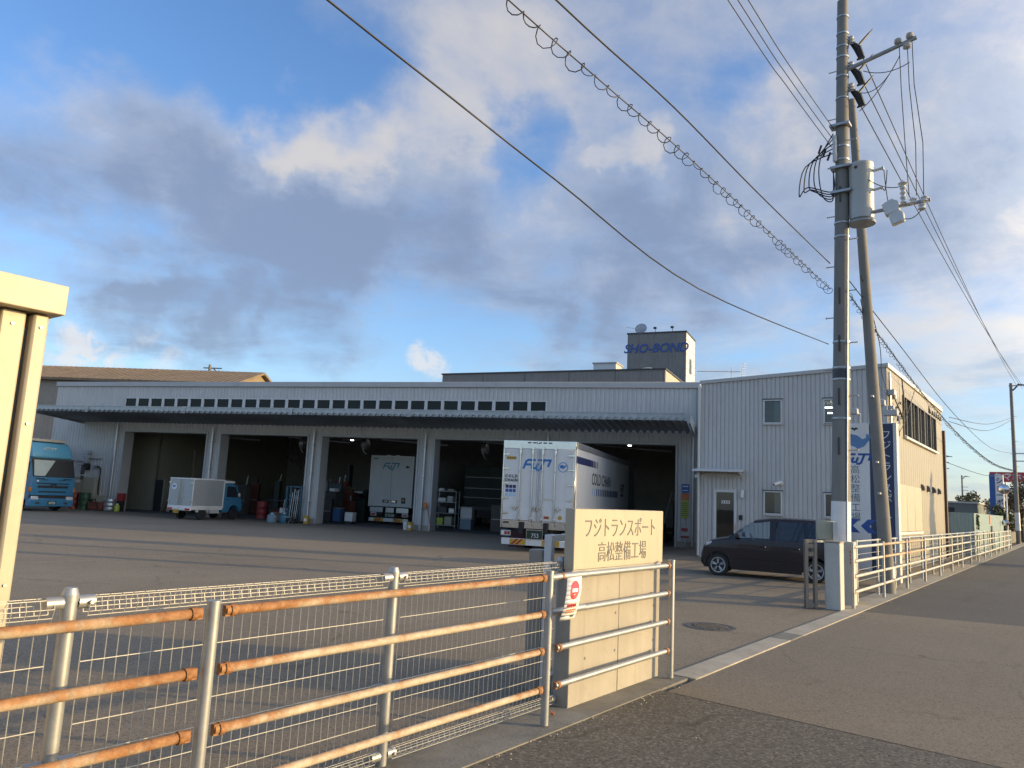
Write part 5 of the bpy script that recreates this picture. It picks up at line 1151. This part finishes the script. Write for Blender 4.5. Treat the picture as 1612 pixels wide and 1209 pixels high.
def jug(label, m, x, y, w, h, name='container', cat='container'):
    t = thing(name, label, cat, WORK @ T(x, y, .005), 'plastic containers on the yard')
    MB().lathe([(.001, 0), (w * .46, 0), (w * .5, .03), (w * .5, h * .75), (w * .36, h * .92), (.1 * w, h), (.001, h)], 16).build('body', m, t, smooth=40)
    MB().cyl((0, 0, h - .01), (0, 0, h + .04), .06, 10).build('cap', white_p, t); MB().tube([(-w * .3, 0, h * .88), (-w * .2, 0, h + .05), (w * .2, 0, h + .05), (w * .3, 0, h * .88)], .015, 6).build('handle', m, t)
jug('pale blue plastic container standing before the tool rack', pale_blue_pl, -18.75, -1.3, .46, .40)
jug('dark teal plastic container beside the pale blue one', teal_p, -18.25, -1.05, .42, .44)
jug('lime yellow fuel can on the ground left of the first bay', lime_p, -28.75, -.5, .27, .36)

def rack():
    t = thing('pipe_rack', 'blue steel rack holding upright bars at the second bay column', 'rack', WORK @ T(-18.35, -.25))
    for x in (-.42, -.2, .38): MB().box(x, x + .06, -.03, .03, .0, 1.75).build('upright', teal_p, t)
    for z in (.5, 1.1, 1.7): MB().box(-.42, .44, .04, .08, z, z + .05).build('crossbar', teal_p, t)
    for i, (x, h, m) in enumerate(((-.1, 1.45, alu), (.02, 1.62, alu), (.14, 1.55, galv), (.24, 1.6, alu), (.32, 1.3, wood), (-.5, 1.1, galv))): MB().cyl((x, -.12, .02), (x + .06, -.04, h), .02, 8).build('bar', m, t, smooth=40)
    MB().box(-.5, .55, -.5, .3, .0, .08).build('base', dark_trim, t)
    t = thing('floor_jack', 'low trolley jack with thin frame legs before the rack', 'jack', WORK @ T(-17.95, -1.0))
    MB().box(-.35, .3, -.18, .18, .12, .24).build('jack_body', black_p, t, bevel=.03); MB().tube([(-.4, -.2, .02), (-.3, -.2, .3), (.2, -.2, .3), (.05, -.2, .02)], .02).build('jack_frame', alu, t)
    for x in (-.25, .25): MB().cyl((x, -.2, .07), (x, .2, .07), .07, 12).build('roller', black_r, t)
    t = thing('paint_tins', 'two pale tins on a cardboard carton behind the blue container', 'tins', WORK @ T(-19.2, .3))
    MB().box(-.25, .25, -.2, .2, 0, .42).build('carton', wood, t); 
    for x in (-.13, .1): MB().cyl((x, 0, .42), (x, 0, .66), .1, 14).build('tin', white_p, t, smooth=40)
    t = thing('wall_cabinet', 'beige steel cabinet on the wall behind the drums', 'cabinet', WORK @ T(-31.4, -.06))
    MB().box(-.75, .85, -.35, 0, .55, 1.72).build('cabinet_body', beige_p, t, bevel=.015); MB().box(-.45, -.15, -.36, -.35, 1.4, 1.55).build('cabinet_label', white_p, t)
    MB().box(.05, .06, -.358, -.35, .6, 1.68).build('door_seam', dark_trim, t)
    t = thing('hose_outlet', 'black hose looping down from a wall outlet beside the cabinet', 'hose', WORK @ T(-30.6, -.05))
    MB().tube(smooth_path([(-.3, -.06, 2.3), (.0, -.1, 2.28), (.12, -.12, 2.0), (.1, -.12, 1.2), (.2, -.14, .75), (.42, -.2, .55)]), .03).build('hose', black_r, t, smooth=50); MB().box(-.4, -.2, -.1, 0, 2.2, 2.36).build('outlet', galv, t)
    t = thing('meter_box', 'grey meter boxes stacked on the wall above the cabinet', 'meter', WORK @ T(-31.55, -.02))
    MB().box(-.16, .16, -.18, 0, 2.95, 3.15).build('upper_box', trim_grey, t, bevel=.01); MB().box(-.1, .1, -.14, 0, 2.5, 2.9).build('conduit', trim_grey, t); MB().box(-.05, .2, -.25, 0, 2.1, 2.45).build('meter', black_p, t, bevel=.03); MB().box(-.12, .95, -.12, -.06, 2.70, 2.73).build('pipe', dark_trim, t)
    MB().tube([(-.9, -.1, 2.55), (-.3, -.12, 2.55), (-.05, -.12, 2.4)], .02).build('supply_pipe', dark_trim, t)
    t = thing('waste_crate', 'rusty red crate with pale lid beside the green drum', 'crate', WORK @ T(-29.95, -.55))
    MB().box(-.4, .4, -.3, .3, .05, .45).build('crate_body', paint('rust_red', (.22, .07, .05), .7), t, bevel=.01); MB().prism([(-.4, .45), (.4, .45), (.4, .8), (-.35, .78)], 'y', .0, .06).build('lid', beige_p, t)
    MB().tube([(-.3, -.32, .5), (.1, -.36, .6), (.3, -.36, .3), (.35, -.36, .06)], .025).build('hose', black_r, t, smooth=50)
    for i in range(3):
        o = MB().lathe([(.17, 0), (.29, .0), (.31, .05), (.31, .15), (.29, .2), (.17, .2)], 20).build('wheel_rim', M_['aluminium'] if i else galv, None, WORK @ T(-29.3 + .01 * i, -.45, .02 + i * .205), smooth=35)
        tag(o, ('lowest', 'middle', 'top')[i] + ' of the three wheels stacked beside the lime fuel can', 'wheel', 'stacked wheels')
    o = thing('fire_box', 'red steel box on the wall at the first bay', 'box', WORK @ T(-28.85, -.2)); MB().box(-.18, .18, -.12, .15, .55, .95).build('box_body', red_p, o, bevel=.01); MB().box(-.15, .15, -.1, .12, 0, .55).build('box_stand', black_p, o)
    for i, x in enumerate((-32.2, -31.0)):
        t = thing('pallet', ('timber pallet under the red drum by the lorry', 'timber pallet under the green drum by the lorry')[i], 'pallet', WORK @ T(x, -.62)) if False else None
rack()
def planks():
    for i, (x, y, h, lean, m, lb) in enumerate(((-28.4, 2.3, 2.0, .5, wood, 'brown plank leaning at the left of the first bay'), (-28.15, 2.5, 1.7, .35, beige_p, 'short pale plank leaning at the left of the first bay'), (-26.9, 2.8, 3.6, -.5, wood, 'tallest timber plank leaning in the first bay'), (-26.45, 2.9, 3.2, -.35, dark_trim, 'dark tall board leaning beside the tallest plank'), (-26.7, 1.8, 1.4, -.45, wood, 'short plank leaning behind the light truck'), (-26.3, 1.7, 1.5, .4, alu, 'pale metal strip leaning behind the light truck'), (-27.5, 2.9, 2.1, .2, wood, 'wide timber board leaning at the first bay middle'))):
        o = MB().box(-.1, .1, -.02, .02, 0, h).build('leaning_plank', m, None, WORK @ T(x, y, .01) @ Matrix.Rotation(R(-8), 4, 'X') @ Matrix.Rotation(math.atan2(lean, h), 4, 'Y'), bevel=.004)
        tag(o, lb, 'plank', 'boards leaning in the first bay')
    o = thing('steel_locker', 'dark open locker at the back of the first bay', 'locker', WORK @ T(-29.0, 2.75)); MB().box(-.4, .4, 0, .2, 0, 1.75).build('locker_body', dark_trim, o); MB().box(.4, .46, -.3, .2, 0, 1.8).build('locker_door', beige_p, o)
planks()
def bay_clutter():
    def bits(name, label, cat, M, parts):
        t = thing(name, label, cat, M)
        for nm, m, b in parts: MB().box(*b).build(nm, m, t, bevel=.015)
        return t
    t = bits('shelf_unit', 'grey steel shelf loaded with parts in the fourth bay', 'shelf', WORK @ T(-11.75, 3.4), [('shelf', alu, (-.55, .55, -.25, .25, z, z + .04)) for z in (.15, .75, 1.3, 1.85)] + [('post', alu, (x, x + .04, y, y + .04, 0, 1.9)) for x in (-.57, .53) for y in (-.26, .22)])
    for i, (x, z, w, h, m) in enumerate(((-.3, .19, .35, .35, lime_p), (.15, .19, .4, .42, beige_p), (-.2, .79, .5, .3, dark_trim), (.3, .79, .3, .25, alu), (-.25, 1.34, .4, .2, white_p), (.2, 1.34, .3, .3, trim_grey), (-.3, 1.89, .3, .12, white_p), (.2, 1.89, .35, .1, beige_p))):
        o = MB().box(x - w / 2, x + w / 2, -.18, .18, z, z + h).build('parts_box', m, None, WORK @ T(-11.75, 3.4), bevel=.02); tag(o, 'small %s box on the %s shelf of the grey shelf unit, %s' % (('lime', 'beige', 'dark', 'silver', 'white', 'grey', 'flat white', 'flat beige')[i], ('bottom', 'bottom', 'second', 'second', 'third', 'third', 'top', 'top')[i], 'left' if x < 0 else 'right'), 'box', 'boxes on the shelf')
    for i in range(2):
        o = bits('plastic_bin', ('lower of two pale bins stacked right of the shelf', 'upper of two pale bins stacked right of the shelf')[i], 'bin', WORK @ T(-10.75, 3.7, .01 + .56 * i, 5 * i), [('bin_body', pale_blue_pl if i == 0 else alu_white, (-.3, .3, -.25, .25, 0, .5)), ('bin_lid', alu_white, (-.32, .32, -.27, .27, .5, .55))]); o['group'] = 'stacked bins'
    bits('workbench', 'long dark workbench with vices in the second bay', 'workbench', WORK @ T(-21.6, 5.5), [('bench_top', dark_trim, (-1.9, 1.9, -.4, .4, .85, .95)), ('bench_leg', black_p, (-1.8, -1.6, -.3, .3, 0, .85)), ('bench_leg', black_p, (1.6, 1.8, -.3, .3, 0, .85)), ('vice', galv, (-.2, .1, -.4, -.1, .95, 1.25)), ('tool_chest', teal_p, (.5, 1.3, -.3, .3, .95, 1.5))])
    bits('tyre_changer', 'dark tall machine at the back of the second bay', 'machine', WORK @ T(-20.2, 4.0), [('machine_base', black_p, (-.5, .5, -.4, .4, 0, .9)), ('machine_column', dark_trim, (.2, .45, 0, .3, .9, 2.4)), ('machine_arm', galv, (-.3, .45, .05, .2, 1.9, 2.0))])
    bits('tool_cart', 'bright blue tool cart at the left of the third bay', 'cart', WORK @ T(-16.9, 1.6), [('cart_body', paint('dull_blue', (.03, .09, .2), .6), (-.2, .2, -.2, .2, .1, .75)), ('cart_top', alu, (-.22, .22, -.22, .22, .75, .79))])
    bits('waste_tin', 'white square tin right of the blue tool cart', 'tin', WORK @ T(-16.2, 1.6), [('tin_body', alu_white, (-.22, .22, -.2, .2, .15, .6)), ('tin_stand', black_p, (-.2, .2, -.18, .18, 0, .15))])
    bits('oil_cabinet', 'dark green cabinet behind the blue tool cart', 'cabinet', WORK @ T(-17.6, 5.2), [('cabinet_body', paint('dull_green', (.03, .045, .035), .7), (-.4, .4, -.3, .3, 0, 1.2)), ('cabinet_top', dark_trim, (-.42, .42, -.32, .32, 1.2, 1.24))])
    bits('lift_frame', 'tall steel vehicle lift frame at the back of the third bay', 'lift', WORK @ T(-18.6, 8.0), [('lift_post', dark_trim, (-1.5, -1.3, -.2, .2, 0, 3.2)), ('lift_post', dark_trim, (1.3, 1.5, -.2, .2, 0, 3.2)), ('lift_beam', galv, (-1.3, 1.3, -.1, .1, 1.5, 1.65))])
    for i, (x, y) in enumerate(((-8.2, 4.6), (-8.0, 6.2))):
        bits('engine_stand', ('pale engine on a stand in the fourth bay, nearer', 'pale engine on a stand in the fourth bay, farther')[i], 'engine', WORK @ T(x, y), [('engine_block', galv, (-.35, .35, -.4, .4, .7, 1.5)), ('stand', dark_trim, (-.3, .3, -.35, .35, 0, .7)), ('pipe', alu, (-.1, .1, -.1, .1, 1.5, 2.1))])
    o = MB().cyl((0, 0, 0), (.5, .6, 2.3), .035, 8).build('leaning_pipe', alu, None, WORK @ T(-.95, 1.6, .01)); tag(o, 'long pale pipe leaning at the right jamb of the fifth bay', 'pipe')
    o = thing('folding_stool', 'folding red stool stand at the right-hand pier', 'stool', WORK @ T(.34, -.45)); MB().box(-.16, .16, -.1, .1, .42, .5).build('stool_top', red_p, o)
    for x0, x1 in ((-.14, .14), (.14, -.14)): MB().cyl((x0, -.05, 0), (x1, .05, .43), .013, 6).build('leg', galv, o)
bay_clutter()

# ================================================================== buildings beyond
def concrete_block():
    F = frame(12.42, 60.74, 114)
    t = thing('concrete_building', 'stained grey concrete block with a tall lettered stair tower behind the workshop', 'building', F)
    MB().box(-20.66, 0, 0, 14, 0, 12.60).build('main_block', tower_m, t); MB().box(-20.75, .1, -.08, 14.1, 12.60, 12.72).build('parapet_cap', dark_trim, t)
    MB().box(.002, .02, .2, 13.8, 0, 12.55).build('sunlit_side_tone', cream_p, t)  # cream sheet over the grey block puts the warm sunlight into its colour
    for i in range(5): MB().box(-16.5 + i * 4.1, -16.46 + i * 4.1, -.012, -.001, 0, 12.6).build('panel_joint', dark_trim, t)
    tw = MB().box(-5.38, .12, 8.0, 12.4, 0, 17.5).build('stair_tower', tower_m, t); MB().box(-5.45, .2, 7.93, 12.47, 17.5, 17.62).build('tower_cap', dark_trim, tw)
    for i in range(26): MB().box(.122, .145, 8.05, 12.35, .2 + i * .665, .2 + i * .665 + .62).build('tower_siding', beige_p if False else alu_white, tw)
    MB().box(.14, .17, 9.6, 10.6, 13.9, 15.3).build('tower_window', dark_trim, tw)
    text('lettering', 'SHO-BOND', 1.18, M_['logo_royal'], tw, T(-2.72, 7.99, 16.05), ext=.04, sx=.98, shear=.25, off=.015)
    MB().box(-7.4, -5.3, 4.0, 6.0, 12.7, 14.0).build('rooftop_hut', alu_white, t); MB().box(-7.5, -5.2, 3.9, 6.1, 14.0, 14.1).build('hut_cap', trim_grey, t)
    v = MB().lathe([(.5, 0), (.5, .5), (.75, .55), (.75, .75), (.4, .85), (.001, .85)], 14, T(-2.5, 4.5, 12.7)).build('roof_vent', alu_white, t, smooth=35)
    d = thing('satellite_dish', 'round mesh satellite dish on top of the concrete tower', 'dish', F @ T(-4.15, 8.3, 17.62))
    MB().lathe([(.05, -.06), (.3, -.02), (.55, .1), (.57, .1), (.3, -.05), (.05, -.09)], 20, T(0, -.1, .38) @ Matrix.Rotation(R(70), 4, 'X')).build('reflector', galv, d, smooth=40); MB().cyl((0, 0, 0), (0, 0, .35), .05, 6).build('mast', galv, d); MB().cyl((-.5, -.2, .4), (-1.4, -.2, .62), .02, 4).build('feed_arm', galv, d)
    for i, x in enumerate((-2.7, -1.1)):
        l = thing('roof_floodlight', ('left small floodlight on the concrete tower roof', 'right small floodlight on the concrete tower roof')[i], 'floodlight', F @ T(x, 7.9, 17.6), 'tower floodlights'); MB().cyl((0, 0, 0), (0, -.15, .3), .025, 5).build('arm', dark_trim, l); MB().box(-.14, .14, -.32, -.1, .25, .42).build('lamp_head', dark_trim, l)
concrete_block()
def old_warehouse():
    F = frame(-23.7, 65.9, 96)
    t = thing('old_warehouse', 'old warehouse with long brown sheet roof rising behind the workshop left end', 'warehouse', F)
    MB().box(-30, 1.6, -4.8, 4.8, 0, 9.7).build('wall', paint('old_plaster', (.30, .27, .23), .8, 0, .1, .5, .3), t); MB().prism([(-4.8, 9.7), (4.8, 9.7), (0, 11.2)], 'x', 1.55, 1.6).build('gable', paint('tan_plaster', (.26, .20, .125), .8), t)
    for s in (-1, 1): MB().prism([(5.3 * s, 9.55), (5.3 * s, 9.75), (0, 11.5), (0, 11.3)], 'x', -30.3, 2.0).build('roof_slope', tile_brown, t)
    for i in range(62): MB().prism([(-5.32, 9.74), (-5.32, 9.775), (0, 11.535), (0, 11.50)], 'x', -29.5 + i * .51, -29.46 + i * .51).build('roof_rib', tile_brown, t)
    p = thing('distribution_pole', 'small distant pole with crossarms above the old warehouse roof', 'utility pole', F @ T(-9.5, 12), 'distant utility poles'); MB().cyl((0, 0, 0), (0, 0, 14.0), .16, 8).build('shaft', pole_m, p)
    for z, a, b in ((13.6, -.7, 1.3), (13.0, -.2, 1.9)): MB().box(a, b, -.05, .05, z, z + .1).build('crossarm', dark_trim, p)
    for i in range(3): MB().cyl((.5 + i * .6, -.2, 13.6 - i * .25), (.9 + i * .6, -.3, 13.2 - i * .25), .06, 5).build('insulator', dark_trim, p)
old_warehouse()

def right_side():
    t = thing('steel_hoarding', 'teal corrugated steel hoarding around the plot beyond the office', 'hoarding', ROAD @ T(43, 4.0))
    pm = ribbed(0, .98, 0, 2.03, .163, .02).mesh('panel', teal_sheet)
    for i in range(18): place('panel', pm, t, T(i * 1.0, 0, 0, 0))
    for i in range(5): place('panel', pm, t, T(0, (i + 1) * 1.0, 0, -90))
    MB().box(-.04, .02, .0, 5, 0.35, .42).build('rail', galv, t); MB().box(8.5, 9.3, -.05, -.01, .1, 1.4).build('doorway', dark_trim, t); MB().box(7.9, 8.3, -.03, -.005, 1.5, 2.0).build('notice', orange_p, t)
    MB().box(.9, 1.1, -.05, -.022, 1.2, 1.9).build('creeper', leaf_a, t) if False else None
    foliage_part(t, 'creeper', leaf_a, (1.0, -.06, 1.55), (.25, .03, .45), 60, .08)
    m = thing('traffic_mirror', 'round convex traffic mirror on an orange-backed post near the far pole', 'mirror', ROAD @ T(58.8, 3.63)); MB().cyl((0, 0, 0), (0, 0, 4.2), .045, 10).build('post', alu_white, m, smooth=40)
    for z, r in ((3.75, .30), (1.6, .2)):
        o = MB().lathe([(r, 0), (r * 1.08, .03), (r * 1.08, -.05), (r * .6, -.1), (.01, -.12)], 20, Matrix.Rotation(R(-90), 4, 'Y')).build('mirror_hood', orange_p, m, T(-.12, .1, z)); MB().lathe([(.01, .06), (r * .5, .045), (r * .98, .0)], 20, Matrix.Rotation(R(-90), 4, 'Y')).build('mirror_face', steel, o, T(-.012, 0, 0), smooth=60)
    s = thing('roadside_sign', 'blue and white vertical company sign beyond the hoarding', 'sign', ROAD @ T(74.8, 5.25, 0, -90)); MB().box(-.5, -.08, -.3, .3, .8, 5.5).build('blue_face', midblue, s); MB().box(-.08, .48, -.32, .28, .8, 5.45).build('white_face', white_p, s); MB().box(-.3, .3, -.1, .1, 0, .8).build('leg', galv, s)
    text('lettering', 'ショーボン', .58, navy_t, s, T(.2, -.325, 3.75), vertical=True, ext=.01, off=.01, sx=.9)
    b = thing('red_billboard', 'red roof billboard with white lettering at the right edge', 'billboard', ROAD @ T(109.8, 6.5, 0, -90)); MB().box(-1.9, 4.5, -.1, .1, 6.35, 7.55).build('panel', paint('billboard_red', (.55, .06, .06), .5), b); text('lettering', 'タマホーム', 1.0, white_p, b, T(.9, -.11, 6.92), ext=.02, off=.02)
    for x in (-1.2, 1, 3.5): MB().box(x, x + .2, 0, .2, 0, 6.35).build('leg', galv, b)
    h = thing('small_house', 'low cream house with pale roof behind the hoarding', 'house', ROAD @ T(94.6, 8.1, 0, -90)); MB().box(-1.6, .9, 0, 6, 0, 3.0).build('wall', cream_p, h); MB().prism([(-1.9, 2.95), (1.1, 2.95), (.9, 3.35), (-1.6, 3.35)], 'y', -.3, 6.3).build('roof', paint('pale_roof', (.42, .32, .28), .7), h); MB().box(-.6, .2, -.03, -.002, 1.2, 2.2).build('window', dark_trim, h)
    h = thing('flat_roofed_shed', 'grey-green flat-roofed building behind the hoarding left part', 'building', ROAD @ T(79.5, 8.7, 0, -90)); MB().box(-1.2, 1.6, 0, 8, 0, 3.1).build('wall', paint('grey_green', (.16, .18, .17), .8), h); MB().box(-1.3, 1.7, -.1, 8.1, 3.1, 3.25).build('roof', trim_grey, h); MB().box(-.8, -.2, -.03, -.002, 1.8, 2.7).build('window', ink, h)
    far_pole('slim distant pole between the office and the flat-roofed shed', 84, 10.6, 7.8); far_pole('very small distant pole with crossarm over the hoarding', 150, 15.5, 9.0)
    w = thing('block_wall', 'low block wall under the bushes near the far pole', 'wall', ROAD @ T(62, 4.2)); MB().box(0, 30, 0, .2, 0, .9).build('wall_block', footing_m, w)
def leaf_cloud(mb, c, rad, n, size, r):
    for _ in range(n):
        while True:
            p = Vector((r.uniform(-1, 1), r.uniform(-1, 1), r.uniform(-1, 1)))
            if .25 < p.length < 1: break
        p = Vector((p.x * rad[0], p.y * rad[1], p.z * rad[2])) + Vector(c)
        a = Vector((r.gauss(0, 1), r.gauss(0, 1), r.gauss(0, 1))).normalized(); b = a.orthogonal().normalized(); q = a.cross(b); s = size * r.uniform(.6, 1.4)
        mb.quad(p - b * s, p - q * s * .5, p + b * s, p + q * s * .5)
def foliage_part(t, name, m, c, rad, n, size):
    mb = MB(); leaf_cloud(mb, c, rad, n, size, rnd); return mb.build(name, m, t)
def tree(label, M, h, w, m, n, size, clumps=9, cat='tree', name='tree', group=None):
    t = thing(name, label, cat, M, group); r = random.Random(hash(label) % 9999 if False else len(label) * 7 + int(h * 10))
    tr = MB().tube([(0, 0, 0), (.05 * w, 0, h * .3), (0, .04 * w, h * .55), (.03 * w, 0, h * .8)], .1, 8, rf=lambda i: h * (.035, .028, .02, .008)[i])
    for k in range(6):
        a = r.uniform(0, 6.28); z = h * r.uniform(.3, .6); tr.tube([(0, 0, z), (math.cos(a) * w * .25, math.sin(a) * w * .25, z + h * .12), (math.cos(a) * w * .42, math.sin(a) * w * .42, z + h * .26)], .05, 5, rf=lambda i: h * (.014, .009, .004)[i])
    tr.build('trunk', bark, t, smooth=50); mb = MB()
    for k in range(clumps):
        a = r.uniform(0, 6.28); z = h * r.uniform(.38, .88); q = w * .5 * r.uniform(.1, .75) * (1.15 - abs(z / h - .55))
        leaf_cloud(mb, (math.cos(a) * q, math.sin(a) * q, z), (w * r.uniform(.16, .28), w * r.uniform(.16, .28), h * r.uniform(.09, .16)), n // clumps, size, r)
    mb.build('crown', m, t); return t
right_side()
GT = 'trees and bushes beyond the hoarding'
ORD = ['first', 'second', 'third', 'fourth', 'fifth', 'sixth', 'seventh', 'eighth', 'ninth', 'tenth', 'eleventh', 'twelfth', 'thirteenth', 'fourteenth', 'fifteenth', 'sixteenth', 'seventeenth', 'eighteenth', 'nineteenth', 'twentieth', 'twenty-first', 'twenty-second']
def clutter():
    r = random.Random(21)
    tones = [paint('clutter_%d' % i, c, .7, 0, .2, 3, .1, dirt_amt=.3) for i, c in enumerate(((.05, .05, .05), (.10, .09, .08), (.07, .10, .12), (.14, .12, .09), (.18, .18, .17), (.16, .05, .03), (.04, .06, .05)))]
    for n, (x0, x1, y0, y1, cnt, name) in enumerate(((-28.6, -24.5, 4.5, 8, 10, 'first'), (-23.8, -18.6, 5, 9, 22, 'second'), (-19.8, -17.4, 2.6, 7, 12, 'third'), (-9.6, -6.6, 2.6, 7.5, 14, 'fourth'), (-1.9, .1, 4, 11, 8, 'fifth'))):
        spots = sorted((r.uniform(x0, x1), r.uniform(y0, y1)) for _ in range(cnt))
        for i, (px_, py_) in enumerate(spots):
            w, d, h = r.uniform(.25, .9), r.uniform(.25, .6), r.choice((.3, .5, .8, 1.1, 1.6, 2.0)) * r.uniform(.7, 1.1); m = r.choice(tones)
            t = thing('workshop_item', '%s from the left of the dim crates and cabinets behind the %s bay, %s' % (ORD[i], name, 'tall' if h > 1.2 else 'low' if h < .55 else 'medium height'), 'cabinet' if h > .9 else 'crate', WORK @ T(px_, py_, .01, r.uniform(-25, 25)), 'dim clutter in the %s bay' % name)
            MB().box(-w / 2, w / 2, -d / 2, d / 2, 0, h).build('case', m, t, bevel=.02); MB().box(-w / 2 + .04, w / 2 - .04, -d / 2 - .015, -d / 2, h * .45, h * .45 + .03).build('trim', galv, t)
            k = r.random()
            if k < .4: MB().cyl((w * .2, 0, h), (w * .2 + r.uniform(-.1, .1), .05, h + r.uniform(.2, .6)), .03, 6).build('pipe', galv, t)
            elif k < .7: MB().box(-w * .3, w * .2, -d * .3, d * .3, h, h + r.uniform(.08, .3)).build('tray', r.choice(tones + [alu, white_p]), t, bevel=.01)
    for i in range(5): MB().tube([(-22 + i * .1, 4.2, 4.6), (-22.2 + i * .3, 4.3, 3.5 - .2 * i), (-21.6 + i * .2, 4.4, 3.1)], .02).build('hanging_hose', black_r, bpy.data.objects['workshop'], smooth=50)
clutter()
def pebbles():
    mb = MB(); r = random.Random(3)
    for i in range(900):
        x = r.uniform(-1, 40); y = r.choice((3.27, 3.2, 3.3)) - abs(r.gauss(0, .05)) if r.random() < .8 else r.uniform(-2, 3.3); q = r.uniform(.003, .011)
        if 7.7 < x < 15.1 and r.random() < .8: continue
        a = r.uniform(0, 3); c_, s_ = math.cos(a) * q, math.sin(a) * q
        mb.add([(x - c_, y - s_, .004), (x + s_, y - c_, .004), (x + c_ * 1.3, y + s_ * 1.3, .004), (x - s_, y + c_, .004), (x, y, .004 + q)], [(0, 1, 4), (1, 2, 4), (2, 3, 4), (3, 0, 4)])
    tag(mb.build('grit', kerb_m, None, ROAD), 'loose grit along the road edge beside the fences', 'grit', kind='stuff')
pebbles()
tree('olive bushy tree left of the blue and white sign', ROAD @ T(86, 8.0), 4.4, 3.4, leaf_b, 2400, .12, 12, group=GT)
tree('green round bush right below the blue and white sign', ROAD @ T(70, 5.0), 2.6, 2.4, leaf_a, 1600, .09, 9, 'bush', 'bush', GT)
tree('large brownish tree behind the far pole', ROAD @ T(80, 3.9), 5.6, 4.2, paint('leaf_brown', (.13, .10, .055), .6, 0, .3, 3, dirt_amt=.3), 3000, .12, 14, group=GT)
tree('shrub at the foot of the far pole', ROAD @ T(73.5, 4.6), 3.0, 2.6, leaf_b, 1500, .1, 9, 'shrub', 'shrub', GT)
tree('small pointed dark conifer seen over the hoarding', ROAD @ T(110, 11.3), 5.2, 2.2, leaf_a, 800, .14, 8, group=GT)
def hills():
    mb = MB(); n = 60; r = random.Random(5); hs = [18 + 14 * math.sin(i * .35) + 8 * math.sin(i * .9 + 1) + r.uniform(-2, 2) for i in range(n + 1)]
    for i in range(n):
        a0, a1 = R(-50 + 110 * i / n), R(-50 + 110 * (i + 1) / n); D = 1300
        p = [(D * math.sin(a), D * math.cos(a)) for a in (a0, a1)]; q = [(1500 * math.sin(a), 1500 * math.cos(a)) for a in (a0, a1)]
        mb.quad((*p[0], -1), (*p[1], -1), (*q[1], max(8, hs[i + 1])), (*q[0], max(8, hs[i])))
    tag(mb.build('hills', paint('far_hill', (.16, .20, .25), 1, 0, .1, .01, dirt_amt=0), None, None, smooth=60), kind='structure')
hills()
# conifer on the far side of the road; its long shadow falls on the office wall
def conifer():
    t = thing('conifer', 'slim conifer across the road from the office', 'tree', ROAD @ T(42.6, -8.6), 'trees across the road')
    MB().cyl((0, 0, 0), (0, 0, 6.0), .16, 8, .03).build('trunk', bark, t, smooth=40); mb = MB()
    for k in range(30):
        z = .5 + k * .19; w = 1.15 * (1 - (k / 30) ** 1.7) + .12 + .12 * math.sin(k * 1.3); leaf_cloud(mb, (rnd.uniform(-.15, .15), rnd.uniform(-.15, .15), z), (w, w, .22), 190, .11, rnd)
    mb.build('crown', leaf_a, t)
conifer()
